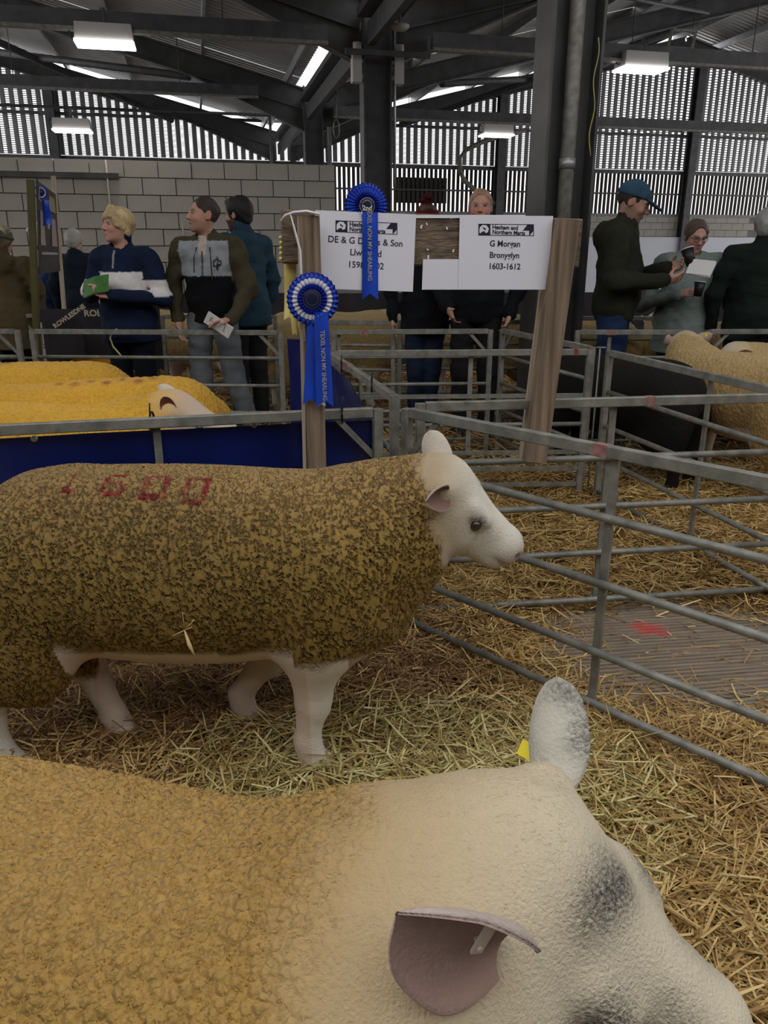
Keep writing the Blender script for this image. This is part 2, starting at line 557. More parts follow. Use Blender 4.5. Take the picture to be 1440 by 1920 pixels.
# ---- boxes on the middle column
for s, lab in ((-0.31, 'white junction box on the left flange of the column'), (0.31, 'white junction box on the right flange of the column')):
    o = empty('junction_box', G(s, BAY - 0.12, 3.75), label=lab, cat='junction box')
    MB().box(G(s, BAY - 0.12, 3.95), (0.13, 0.16, 0.36), ROTG).obj('box_body', M_LAMPBOX, o)
    for z in (3.85, 4.05): MB().box(G(s * 0.78, BAY - 0.12, z), (0.07, 0.05, 0.05), ROTG).obj('bracket', M_GALVB, o)
    MB().tube(G(s, BAY - 0.2, 4.26), G(s, BAY - 0.2, 4.14), 0.06, 12).obj('flood_lamp', M_LAMPBOX, o)
sd = empty('smoke_detector', G(0.22, BAY - 0.55, 4.3), label='round white detector under the valley beam near the column', cat='detector')
MB().lathe(G(0.22, BAY - 0.55, 4.36), [(0.0, 0), (0.10, 0.0), (0.13, 0.03), (0.13, 0.06), (0.0, 0.09)], 16).obj('detector_body', M_LAMPBOX, sd)
MB().tube(G(0.22, BAY - 0.55, 4.44), G(0.22, BAY - 0.55, 4.62), 0.015, 8).obj('detector_stem', M_STEEL, sd)

# ---- lighting rails with lamps
def trunking(t, s0, s1, z, label, w=0.12, h=0.2):
    o = empty('lighting_rail', G((s0 + s1) / 2, t, z), label=label, cat='lighting rail')
    MB().beam(G(s0, t, z + 0.09), G(s1, t, z + 0.09), 0.05, h).obj('rail_web', M_STEEL, o)
    MB().beam(G(s0, t, z - 0.03), G(s1, t, z - 0.03), w, 0.04).obj('rail_flange', M_GALV, o)
    n = 4
    for i in range(n):
        s = s0 + (s1 - s0) * (i + 0.5) / n
        MB().tube(G(s, t, z + 0.18), G(s, t, roof_z(s) - 0.05), 0.008, 6).obj('hanger', M_STEELD, o)
    return o
trunking(BAY - 0.35, -12.0, -0.75, 4.22, 'dark lighting rail ending at a bracket beside the middle column')
trunking(BAY - 0.35, 0.75, 9.0, 4.22, 'dark lighting rail crossing behind the column with the downpipe')
trunking(2 * BAY - 0.35, 0.4, 14.0, 4.3, 'lower grey lighting rail across the perforated cladding')
trunking(2 * BAY - 0.35, -14.0, -1.2, 4.62, 'grey rail across the cladding above the block wall')
MB_ = MB()
MB_.tube(G(-14, 2 * BAY - 0.6, 4.22), G(-1.0, 2 * BAY - 0.6, 4.22), 0.03, 8)
MB_.tube(G(-1.0, 2 * BAY - 0.6, 4.22), G(-1.0, 2 * BAY - 0.6, 2.6), 0.03, 8)
tag(MB_.obj('conduit_pipe', M_STEEL), 'thin grey conduit above the block wall bending down near its end', 'pipe')
br = empty('bracket_arm', G(0, BAY - 0.3, 4.08), label='horizontal steel bracket arm across the middle column', cat='bracket')
MB().beam(G(-0.5, BAY - 0.32, 4.12), G(0.72, BAY - 0.32, 4.12), 0.05, 0.07).obj('arm', M_STEEL, br)
MB().beam(G(0.70, BAY - 0.32, 4.10), G(0.70, BAY - 0.32, 4.36), 0.05, 0.05).obj('upright', M_STEEL, br)

def bay_lamp(s, t, z, label, power, w=0.72):
    o = empty('bay_lamp', G(s, t, z), label=label, cat='lamp', group='lamps under the roof')
    MB().box(G(s, t, z), (w, 0.34, 0.20), ROTG, taper=0.96).obj('housing', M_LAMPBOX, o)
    MB().box(G(s, t, z - 0.115), (w * 1.02, 0.40, 0.03), ROTG).obj('lens', M_LAMP, o)
    pts = [G(s - w / 2 - 0.02 - 0.05 * math.sin(a), t, z + 0.02 + 0.08 * math.cos(a)) for a in [i * 0.5 for i in range(13)]]
    MB().path(pts, 0.011, 6).obj('cable', M_BLACK, o)
    MB().beam(G(s, t, z + 0.08), G(s, t, z + 0.3), 0.05, 0.05).obj('hook', M_STEEL, o)
    ld = bpy.data.lights.new('lamp_light', 'AREA'); ld.shape = 'RECTANGLE'; ld.size = w; ld.size_y = 0.4
    ld.energy = power; ld.color = (1.0, 0.95, 0.88)
    lo = bpy.data.objects.new('lamp_light', ld); COL.objects.link(lo)
    lo.location = V((0, 0, -0.14)); lo.parent = o
    return o
def st_of(p):
    q = V(p) - GO
    return q.dot(GA), q.dot(GB)
for (u, v, t, lab, pw) in ((196, 65, BAY - 0.35, 'grey box lamp lit underneath, hung below the left lighting rail', 60),
                       (135, 234, 2 * BAY - 0.6, 'small grey lamp with row of bulbs hung on the conduit above the block wall', 30),
                       (1203, 115, BAY - 0.35, 'brightly lit box lamp under the rail right of the downpipe column', 90),
                       (931, 244, 2 * BAY - 0.35, 'pale box lamp in front of the perforated cladding by a post', 30)):
    p = pp(u, v, G(0, t), GB)
    s, _ = st_of(p)
    bay_lamp(s, t, p.z, lab, pw)

# ---- block wall on the left
WT = BAY - 0.25
wl = empty('wall_left', G(-6, WT), kind='structure')
WS1 = st_of(pp(629, 450, G(0, WT), GB))[0]
BH, BL = 0.2225, 0.45
MB().box(G(WS1 - 6.5 / 2 - 0.012, WT + 0.06, 6 * BH), (6.5, 0.075, 12 * BH), ROTG).obj('mortar_bed', M_MORTAR, wl)
bmb = MB().box((0, 0, 0), (BL - 0.012, 0.1, BH - 0.012))
me_block = bmb.mesh('block'); me_block.materials.append(M_BLOCK)
hbm = MB().box((0, 0, 0), (BL / 2 - 0.012, 0.1, BH - 0.012)).mesh('half_block'); hbm.materials.append(M_BLOCK)
for c in range(12):
    s = WS1
    if c % 2:
        link('block', hbm, None, wl, matrix=Matrix.LocRotScale(G(s - BL / 4, WT, (c + 0.5) * BH), Euler((0, 0, TH)), None)); s -= BL / 2
    while s > WS1 - 6.3:
        off = random.uniform(-0.004, 0.004)
        link('block', me_block, None, wl, matrix=Matrix.LocRotScale(G(s - BL / 2, WT + off, (c + 0.5) * BH), Euler((0, 0, TH)), None)); s -= BL
MB().beam(G(WS1 - 3.0, WT - 0.075, 2.46), G(WS1 - 6.4, WT - 0.075, 2.46), 0.06, 0.07).obj('ledge_rail', M_STEELD, wl)
MB().tube(G(WS1 - 3.15, WT - 0.065, 0.6), G(WS1 - 3.15, WT - 0.065, 2.66), 0.012, 8).obj('conduit', M_MORTAR, wl)
MB().tube(G(WS1 - 2.2, WT - 0.065, 0.3), G(WS1 - 2.2, WT - 0.065, 1.9), 0.010, 8).obj('conduit', M_MORTAR, wl)

# ---- gable wall at the far end: block base, spaced boarding, perforated cladding, posts and girts
GT = 3 * BAY
wb = empty('wall_back', G(0, GT), kind='structure')
ZB0, ZB1 = 2.72, 3.98
S0, S1 = -11.5, 19.5
MB().box(G((S0 + S1) / 2, GT + 0.2, 1.34), (S1 - S0, 0.08, 2.68), ROTG).obj('mortar_bed', M_MORTAR, wb)
for c in range(7, 12):
    s = -3.5 + (0.225 if c % 2 else 0)
    while s < 16.5:
        link('block', me_block, None, wb, matrix=Matrix.LocRotScale(G(s, GT + 0.12, (c + 0.5) * BH), Euler((0, 0, TH)), None)); s += BL
bd = MB().box((0, 0, 0), (0.095, 0.03, ZB1 - ZB0 + 0.05)).mesh('cladding_board'); bd.materials.append(M_BOARD)
s = S0
i = 0
while s < S1:
    if random.random() < 0.985:
        link('cladding_board', bd, None, wb, matrix=Matrix.LocRotScale(G(s, GT + 0.15, (ZB0 + ZB1) / 2), Euler((0, 0, TH)), None))
    s += 0.147; i += 1
rib = MB().beam((0, 0, 0), (0, 0, 1), 0.135, 0.05, up=(0, 1, 0), bev=0.02).mesh('cladding_rib'); rib.materials.append(M_RIB)
lad = MB()
for q in range(46):
    lad.box((0, 0, (q + 0.25) / 46), (0.115, 0.006, 0.40 / 46))
lad = lad.mesh('perforated_strip'); lad.materials.append(M_RIB)
s = S0
ZU0 = ZB1 + 0.12
while s < S1:
    h = roof_z(s) - 0.25 - ZU0
    link('cladding_rib', rib, None, wb, matrix=Matrix.LocRotScale(G(s, GT + 0.16, ZU0), Euler((0, 0, TH)), V((1, 1, h))))
    link('perforated_strip', lad, None, wb, matrix=Matrix.LocRotScale(G(s + 0.115, GT + 0.16, ZU0), Euler((0, 0, TH)), V((1, 1, h))))
    s += 0.23
for z, h, m in ((ZB0 - 0.04, 0.09, M_RIB), (ZB1 + 0.04, 0.12, M_STEEL), ((ZB0 + ZB1) / 2, 0.05, M_STEELD), (5.15, 0.08, M_STEEL)):
    MB().beam(G(S0, GT + 0.08, z), G(S1, GT + 0.08, z), 0.06, h).obj('girt', m, wb)
for u in (106, 936, 1292):
    s = st_of(pp(u, 300, G(0, GT), GB))[0]
    MB().ibeam(G(s, GT - 0.1, 0), G(s, GT - 0.1, roof_z(s) - 0.6), 0.25, 0.3, 0.025, 0.02, up=GB).obj('gable_post', M_STEEL, wb)
# dark panel seen through the boarding beyond the middle column
sa = st_of(pp(748, 340, G(0, GT), GB))[0]; sb_ = st_of(pp(843, 340, G(0, GT), GB))[0]
MB().box(G((sa + sb_) / 2, GT + 0.3, 3.35), (sb_ - sa, 0.05, 0.75), ROTG).obj('shutter_panel', M_BOARD, wb)
# white sheets against the far wall
sa = st_of(pp(1083, 500, G(0, GT - 0.3), GB))[0]
for i in range(5):
    o = MB().box(G(sa + 0.9 + i * 2.46, GT - 0.1, 1.0), (2.44, 0.03, 1.96), ROTG).obj('wall_sheet', M_WHITE, wb)
# ventilation duct pipe in front of the cladding
pts = [pp(u, v, G(0, GT - .14), GB) for u, v in ((985, 244), (940, 255), (900, 268), (872, 282), (862, 296), (862, 318), (870, 338), (890, 356), (930, 384))]
tag(MB().path(pts, 0.075, 10).obj('duct_pipe', M_GALV), 'bent grey duct pipe crossing the cladding boards above the bald man', 'pipe')
# square frame above the right lamp and hanging cable loops
sl = st_of(pp(1275, 88, G(0, BAY - 0.35), GB))
fr = MB(); c_ = G(sl[0], BAY - 0.35, 4.52)
for a, b in (((-.2, -.12), (.2, -.12)), ((.2, -.12), (.24, .12)), ((.24, .12), (-.16, .12)), ((-.16, .12), (-.2, -.12))):
    fr.beam(c_ + GA * a[0] + V((0, 0, a[1])), c_ + GA * b[0] + V((0, 0, b[1])), 0.04, 0.035)
tag(fr.obj('steel_hoop', M_GALV), 'small square steel hoop standing on the lighting rail', 'bracket')
lp = [py(630, 205, 17) + V((0.06 * math.sin(a), 0, -0.35 + 0.17 * math.cos(a))) for a in [i * 6.283 / 14 for i in range(14)]]
lo_ = MB().path(lp, 0.012, 6, closed=True)
lo_.tube(py(630, 205, 17) + V((0, 0, -0.2)), py(632, 150, 17), 0.012, 6)
tag(lo_.obj('hanging_cable', M_GALV), 'looped cable hanging under the valley beam', 'cable')
cp = [py(1122, 70, 6.1) + V((0.012 * math.sin(i * 0.9), 0, -i * 0.05)) for i in range(16)]
tag(MB().path(cp, 0.004, 6).obj('yellow_cable', mat('yellow_cable', (0.45, 0.42, 0.12), 0.6)), 'thin yellow cable hanging beside the downpipe column', 'cable')

# ---- unseen dark walls added behind and beside the pens to cut sideways sky light
MB().box((0, -5.5, 3.0), (26, 0.2, 6.0)).obj('shade_wall_front', M_BOARD)
tag(bpy.data.objects['shade_wall_front'], kind='structure')
for nm, x in (('shade_wall_left', -10.5), ('shade_wall_right', 11.5)):
    tag(MB().box((x, 1.0, 2.6), (0.2, 13, 5.2)).obj(nm, M_BOARD), kind='structure')
# ================================================================== hurdles
HT = 0.92
def hurdle(pa, pb, label, rails=(0.72, 0.51, 0.28, 0.10), top=HT, brace_at=(0.5,), m=None, gus=(1, 1), group='galvanised sheep hurdles', z0=0.0, marks=(), feet=True, r=0.013, square=()):
    m = m or M_GALV
    pa, pb = V((pa[0], pa[1], z0)), V((pb[0], pb[1], z0))
    d = (pb - pa).normalized()
    o = empty('sheep_hurdle', (pa + pb) / 2, label=label, cat='hurdle', group=group)
    Zv = V((0, 0, 1))
    for p, sg in ((pa, 1), (pb, -1)):
        MB().beam(p + d * sg * 0.02, p + d * sg * 0.02 + Zv * (top + 0.012), 0.036, 0.036, up=d, bev=0.004).obj('post', m, o)
    MB().beam(pa + d * 0.04 + Zv * top, pb - d * 0.04 + Zv * top, 0.028, 0.036, bev=0.003).obj('top_rail', m, o)
    for z in rails:
        if z in square: MB().beam(pa + d * 0.04 + Zv * z, pb - d * 0.04 + Zv * z, 0.022, 0.022).obj('rail', m, o)
        else: MB().tube(pa + d * 0.035 + Zv * z, pb - d * 0.035 + Zv * z, r, 10).obj('rail', m, o)
    L = (pb - pa).length
    nrm = d.cross(Zv)
    for q in brace_at:
        p = pa + d * L * q - nrm * 0.018
        MB().beam(p + Zv * rails[-1], p + Zv * (top - 0.01), 0.026, 0.012, up=nrm).obj('brace_bar', m, o)
    for e, (p, sg) in zip(gus, ((pa, 1), (pb, -1))):
        if not e: continue
        a = [p + d * sg * 0.04 + Zv * (top - 0.02), p + d * sg * 0.15 + Zv * (top - 0.02), p + d * sg * 0.04 + Zv * (top - 0.14)]
        b_ = [a[1] + V((0, 0, -0.0)) + d * sg * 0.03, a[2] + V((0, 0, -0.03))]
        q = [a[1], b_[0], b_[1], a[2]]
        t = nrm * 0.006
        MB().add([x - t for x in q] + [x + t for x in q], [(0, 1, 2, 3), (7, 6, 5, 4), (0, 4, 5, 1), (1, 5, 6, 2), (2, 6, 7, 3), (3, 7, 4, 0)]).obj('corner_brace', m, o)
    for q, w, mm in marks:
        p = pa + d * L * q + Zv * top
        MB().beam(p - d * w / 2, p + d * w / 2, 0.0295, 0.0375).obj('paint_mark', mm, o)
    return o
def pin(p, label):
    o = empty('hurdle_pin', (p[0], p[1], 0.2), label=label, cat='pin', group='steel pins joining the hurdles')
    MB().tube((p[0], p[1], 0.12), (p[0], p[1], HT + 0.03), 0.005, 8).obj('pin_rod', M_GALV, o)
    MB().tube((p[0] - 0.02, p[1], HT + 0.03), (p[0] + 0.03, p[1] - 0.01, HT + 0.03), 0.005, 8).obj('pin_handle', M_GALV, o)
def gp(u, v, z=HT):
    p = pz(u, v, z); return V((p.x, p.y))

# nearest pen: tarp hurdle at the back, slanting hurdle on the right
T_R = gp(718, 772); T_L = gp(0, 806)
dT = (T_L - T_R).normalized()
T_L = T_R + dT * 1.83
hurdle(T_L, T_R, 'galvanised hurdle with the blue tarpaulin tied along its back', rails=(0.70, 0.5, 0.3, 0.1), brace_at=(0.57,), gus=(0, 1))
hurdle(T_L + dT * 1.86, T_L + dT * 0.03, 'galvanised hurdle continuing behind the woolly ram beyond the tarpaulin post', rails=(0.70, 0.5, 0.3, 0.1), gus=(0, 0))
N_A = gp(756, 771); N_D = (gp(1436, 904) - N_A).normalized()
N_B = N_A + N_D * 1.83
hurdle(N_A, N_B, 'slanting galvanised hurdle that the standing ram pushes its nose against', rails=(0.72, 0.51, 0.28, 0.10), brace_at=(0.46,), gus=(1, 1), marks=((0.44, 0.045, M_REDF),))
# pen behind: front, left, back and right hurdles
M2A = gp(778, 763); M2D = (gp(1440, 746) - M2A).normalized()
hurdle(M2A, M2A + M2D * 1.70, 'galvanised hurdle across the alley with the right wooden sign post fixed to it', rails=(0.70, 0.50, 0.30, 0.09), brace_at=(0.46,), gus=(0, 0), marks=((0.54, 0.03, M_REDF),))
S_N = gp(742, 748); S_F = gp(617, 664)
hurdle(S_F, S_N, 'galvanised hurdle running away behind the rosette, torn tarpaulin tied below', rails=(0.70, 0.50, 0.30, 0.1), gus=(0, 0), marks=((0.36, 0.12, M_REDF),))
M1A = gp(622, 663); M1B = gp(1113, 660)
hurdle(M1A, M1B, 'galvanised hurdle with one red dot behind the wooden sign posts', rails=(0.67, 0.50, 0.33, 0.23, 0.13), brace_at=(0.53,), gus=(0, 0), marks=((0.93, 0.02, M_RED),), square=(0.67, 0.33, 0.23, 0.13))
Q_A = gp(1140, 661); Q_D = (gp(1440, 731) - Q_A).normalized()
hurdle(Q_A, Q_A + Q_D * 1.83, 'galvanised hurdle in front of the black sheep', rails=(0.70, 0.50, 0.30, 0.1), brace_at=(0.5,), gus=(0, 0))
M1D = (M1B - M1A).normalized()
# alley line further back
F1_B = gp(531, 624); F1_D = (gp(128, 622) - F1_B).normalized()
hurdle(F1_B + F1_D * 1.86, F1_B, 'galvanised hurdle that the man in the grey and green hoodie rests a hand on', rails=(0.74, 0.54, 0.34, 0.12), gus=(0, 1), brace_at=())
F1_C = F1_B + F1_D * 1.93
hurdle(F1_C + F1_D * 1.8, F1_C, 'galvanised hurdle in front of the person in the olive coat', rails=(0.74, 0.54, 0.34, 0.12), gus=(0, 1), brace_at=())
G_A = gp(620, 623); G_B = gp(925, 621)
hurdle(G_A, G_B, 'galvanised hurdle in front of the legs behind the sign board', rails=(0.74, 0.54, 0.34, 0.12), gus=(0, 1), brace_at=(0.05,), marks=((0.2, 0.06, M_REDF),))
H_A = gp(940, 620); H_B = gp(1113, 655)
hurdle(H_A, H_B, 'galvanised hurdle leading from the bald man to the black sheep', rails=(0.74, 0.54, 0.34, 0.12), gus=(1, 0), brace_at=())
M3A = gp(1078, 623); M3B = gp(1302, 623)
hurdle(M3A, M3B, 'galvanised hurdle crossing the blue jeans of the man in the cap', rails=(0.74, 0.54, 0.34, 0.12), gus=(0, 1), brace_at=(0.3,), marks=((0.3, 0.06, M_REDF),))
M3C = gp(1322, 622)
hurdle(M3C, M3C + V((1.83, 0.06)), 'galvanised hurdle in front of the grey-haired man', rails=(0.74, 0.54, 0.34, 0.12), gus=(1, 0), brace_at=())
# further rows
K_A = gp(560, 604); K_B = gp(742, 606)
hurdle(K_A, K_B, 'dark galvanised hurdle in front of the tan sheep behind the rosette', rails=(0.74, 0.54, 0.34, 0.12), gus=(0, 0), brace_at=())
hurdle(gp(745, 604), gp(985, 604), 'galvanised hurdle behind the red hat and the bald man', rails=(0.74, 0.54, 0.34, 0.12), gus=(0, 0), brace_at=())
hurdle(gp(1070, 597), gp(1290, 597), 'galvanised hurdle behind the man in the cap', rails=(0.74, 0.54, 0.34, 0.12), gus=(0, 0), brace_at=())
L_A = gp(82, 592); L_B = gp(290, 592)
hurdle(L_A, L_B, 'galvanised hurdle with the dark lettered banner tied behind it', rails=(0.74, 0.54, 0.34, 0.12), gus=(1, 0), brace_at=())
hurdle(gp(300, 594), gp(520, 594), 'galvanised hurdle between the hoodie man and the block wall', rails=(0.74, 0.54, 0.34, 0.12), gus=(0, 0), brace_at=())
hurdle(gp(-60, 592), gp(70, 592), 'galvanised hurdle beside the olive pole under the poster', rails=(0.74, 0.54, 0.34, 0.12), gus=(0, 1), brace_at=())
hurdle(gp(-70, 563), gp(215, 560), 'far galvanised hurdle in front of the navy backs', rails=(0.74, 0.54, 0.34, 0.12), gus=(0, 0), brace_at=())
pin(Q_A + V((-0.05, -0.01)), 'steel pin between the hurdles in front of the black sheep')
# dark timber post at the pen corner
cp_ = V((0.052, 2.80))
tag(MB().box((cp_.x, cp_.y, 0.36), (0.05, 0.05, 0.72)).obj('timber_stake', mat('dark_timber', (0.075, 0.05, 0.035), 0.9, stretch=(20, 20, 2), var=0.4, bump=0.4)), 'dark timber stake in the corner between the hurdles', 'stake')

# ================================================================== grooved deck boards in the alley
def deck_mat():
    m = mat('deck_board', (0.25, 0.195, 0.14), 0.8, stretch=(2, 30, 30), var=0.35, vscale=2.5, bump=0.3, bscale=8)
    nt = m.node_tree; N, L = nt.nodes, nt.links
    b = N['Principled BSDF']
    src = b.inputs['Base Color'].links[0].from_socket
    geo = N.new('ShaderNodeNewGeometry')
    dst = N.new('ShaderNodeVectorMath'); dst.operation = 'DISTANCE'
    c = pz(1218, 1178, 0.03); dst.inputs[1].default_value = c
    L.new(geo.outputs['Position'], dst.inputs[0])
    nz = N.new('ShaderNodeTexNoise'); nz.inputs['Scale'].default_value = 22
    L.new(geo.outputs['Position'], nz.inputs['Vector'])
    ad = N.new('ShaderNodeMath'); ad.operation = 'MULTIPLY_ADD'; ad.inputs[1].default_value = 0.14
    L.new(nz.outputs['Fac'], ad.inputs[0]); L.new(dst.outputs['Value'], ad.inputs[2])
    mr = N.new('ShaderNodeMapRange'); mr.inputs['From Min'].default_value = 0.10; mr.inputs['From Max'].default_value = 0.15
    mr.inputs['To Min'].default_value = 0.85; mr.inputs['To Max'].default_value = 0
    L.new(ad.outputs[0], mr.inputs['Value'])
    mx = N.new('ShaderNodeMix'); mx.data_type = 'RGBA'
    L.new(mr.outputs['Result'], mx.inputs['Factor']); L.new(src, mx.inputs[6]); mx.inputs[7].default_value = (0.55, 0.07, 0.07, 1)
    L.new(mx.outputs[2], b.inputs['Base Color'])
    return m
M_DECK = deck_mat()
dk = MB()
prof = []
W_ = 0.118
for i in range(5):
    y = -W_ / 2 + i * W_ / 5
    prof += [(y, 0.012), (y + 0.003, 0.024), (y + 0.0160, 0.024), (y + 0.0190, 0.012)]
prof += [(W_ / 2, 0.0), (-W_ / 2, 0.0)]
dk.sweep(V((0.0, 0, 0)), V((2.2, 0, 0)), V((0, 1, 0)), V((0, 0, 1)), prof)
dk = dk.mesh('plank'); dk.materials.append(M_DECK)
ang = math.atan2(M2D.y, M2D.x)
for i in range(14):
    q = M2A + M2D * 0.30 + V((M2D.y, -M2D.x)) * (-0.35 + i * 0.122)
    link('plank', dk, None, floor, matrix=Matrix.LocRotScale(V((q.x + random.uniform(-.02, .02), q.y, 0.004)), Euler((0, 0, ang)), None))

# ================================================================== straw
def straw_mat(name, c1, c2, c3):
    m = bpy.data.materials.new(name); m.use_nodes = True
    N, L = m.node_tree.nodes, m.node_tree.links
    b = N['Principled BSDF']; b.inputs['Roughness'].default_value = 0.55; b.inputs['Specular IOR Level'].default_value = 0.35
    g = N.new('ShaderNodeNewGeometry')
    rp = N.new('ShaderNodeValToRGB'); e = rp.color_ramp.elements
    e[0].position = 0.0; e[0].color = (*c1, 1); e[1].position = 1.0; e[1].color = (*c3, 1)
    k = e.new(0.5); k.color = (*c2, 1)
    L.new(g.outputs['Random Per Island'], rp.inputs['Fac']); L.new(rp.outputs['Color'], b.inputs['Base Color'])
    return m
M_ST_GOLD = straw_mat('straw_gold', (0.20, 0.105, 0.03), (0.46, 0.28, 0.085), (0.70, 0.52, 0.22))
M_ST_GREEN = straw_mat('straw_fresh', (0.22, 0.16, 0.045), (0.45, 0.36, 0.12), (0.72, 0.64, 0.32))
M_ST_BROWN = straw_mat('straw_old_shaded', (0.09, 0.040, 0.018), (0.22, 0.105, 0.045), (0.45, 0.29, 0.13))  # old straw brown with the shade behind the ram painted in
M_BED = mat('straw_bed', (0.10, 0.055, 0.018), 0.95, col2=(0.26, 0.155, 0.055), vscale=45, bump=0.8, bscale=90)

def bed_h(x, y):
    p = np.stack([x, y, x * 0], -1)
    h = 0.035 + 0.02 * wob(p, 5.0, 3) + 0.012 * wob(p, 14.0, 4)
    # heap of fresh straw left of the slanting hurdle, worn bare over the deck
    dq = np.hypot(x - 1.15, (y - 2.65) * 1.15)
    h = h * np.clip((dq - 0.42) / 0.4, 0.0, 1.0) - 0.02 * np.clip(1 - dq / 0.75, 0, 1)
    return h
def strewn(name, n, region, m, lmin, lmax, w, label, hz=0.03, tilt=0.18, keep=None, cat='straw'):
    pts = []
    x0, x1, y0, y1 = region
    x = RNG.uniform(x0, x1, n); y = RNG.uniform(y0, y1, n)
    if keep is not None:
        k = keep(x, y) > RNG.uniform(0, 1, n); x, y = x[k], y[k]
    n = len(x)
    a = RNG.uniform(0, math.pi, n); L = RNG.uniform(lmin, lmax, n)
    ti = RNG.normal(0, tilt, n); bend = RNG.normal(0, 0.25, n)
    z = bed_h(x, y) + 0.008 + RNG.uniform(0, hz, n) + np.abs(np.sin(ti)) * L * 0.25
    z = np.maximum(z, 0.012)
    ww = w * RNG.uniform(0.5, 1.4, n)
    P = []
    for q, aa in ((-0.5, a - bend), (0.0, a), (0.5, a + bend)):
        dx, dy = np.cos(aa) * np.cos(ti), np.sin(aa) * np.cos(ti)
        P.append(np.stack([x + dx * L * q, y + dy * L * q, z + np.sin(ti) * L * q - (0.01 if q else 0) * 0], -1))
    side = np.stack([-np.sin(a), np.cos(a), RNG.normal(0, 0.5, n)], -1)
    side /= np.linalg.norm(side, axis=1)[:, None]
    side *= ww[:, None] / 2
    v = np.stack([P[0] - side * .8, P[0] + side * .8, P[1] - side, P[1] + side, P[2] - side * .6, P[2] + side * .6], 1).reshape(-1, 3)
    v[:, 2] = np.maximum(v[:, 2], 0.004)
    b = np.arange(n)[:, None] * 6
    f = np.concatenate([b + np.array([[0, 1, 3, 2]]), b + np.array([[2, 3, 5, 4]])])
    o = link(name, quad_mesh(name, v, f, False), m)
    return tag(o, label, cat, kind='stuff')
def bed(name, region, step, label, m=None):
    x0, x1, y0, y1 = region
    xs = np.arange(x0, x1 + step, step); ys = np.arange(y0, y1 + step, step)
    X, Y = np.meshgrid(xs, ys, indexing='ij')
    Z = bed_h(X, Y)
    v = np.stack([X, Y, Z], -1).reshape(-1, 3)
    nx, ny = X.shape
    i = (np.arange(nx - 1)[:, None] * ny + np.arange(ny - 1)[None]).ravel()
    f = np.stack([i, i + ny, i + ny + 1, i + 1], -1)
    return tag(link(name, quad_mesh(name, v, f, True), m or M_BED), label, 'straw', kind='stuff')
bed('straw_bed', (-3.2, 3.2, 0.2, 4.8), 0.04, 'deep bed of trodden straw covering the pen floors')
bed('straw_bed', (-6.5, 6.5, 4.8, 11.0), 0.12, 'straw scattered over the floor of the far pens and alleys')
def deckmask(x, y): return np.clip((np.hypot(x - 1.15, (y - 2.65) * 1.15) - 0.34) / 0.45, 0.06, 1)
def fresh(x, y):
    dx = (x - (0.10)) / 0.62; dy = (y - 1.75) / 0.42
    return np.clip(1.25 - (dx * dx + dy * dy) * 0.8, 0, 1) * 0.9
def old_shade_mask(x, y): return np.clip((y - 1.75) / 0.35, 0, 1) * np.clip((0.45 - x) / 0.3, 0, 1)
def goldm(x, y): return deckmask(x, y) * (1 - 0.75 * old_shade_mask(x, y)) * (1 - 0.6 * fresh(x, y))
strewn('loose_straw', 62000, (-1.5, 1.7, 0.75, 3.1), M_ST_GOLD, 0.06, 0.20, 0.0052, 'loose golden straw strewn over the nearest pen floor', keep=goldm)
strewn('fresh_straw', 26000, (-1.2, 1.0, 1.1, 2.4), M_ST_GREEN, 0.06, 0.19, 0.0052, 'fresh greenish straw heaped under the standing ram', hz=0.045, keep=fresh)
strewn('old_shaded_straw', 30000, (-1.6, 0.9, 1.6, 2.8), M_ST_BROWN, 0.05, 0.18, 0.004, 'old brown straw with painted shade behind the standing ram along the tarpaulin', keep=old_shade_mask)
strewn('loose_straw', 42000, (-0.6, 3.2, 2.9, 5.2), M_ST_GOLD, 0.06, 0.22, 0.006, 'loose golden straw in the empty pen behind the sign posts', hz=0.05, keep=deckmask)
strewn('loose_straw', 9000, (-3.4, -0.4, 2.7, 5.6), M_ST_GOLD, 0.08, 0.24, 0.008, 'loose straw under the yellow sheep behind the tarpaulin')
strewn('loose_straw', 22000, (-5.5, 5.5, 5.2, 10.5), M_ST_GOLD, 0.08, 0.26, 0.010, 'loose straw around the feet of the people in the alley', hz=0.05)
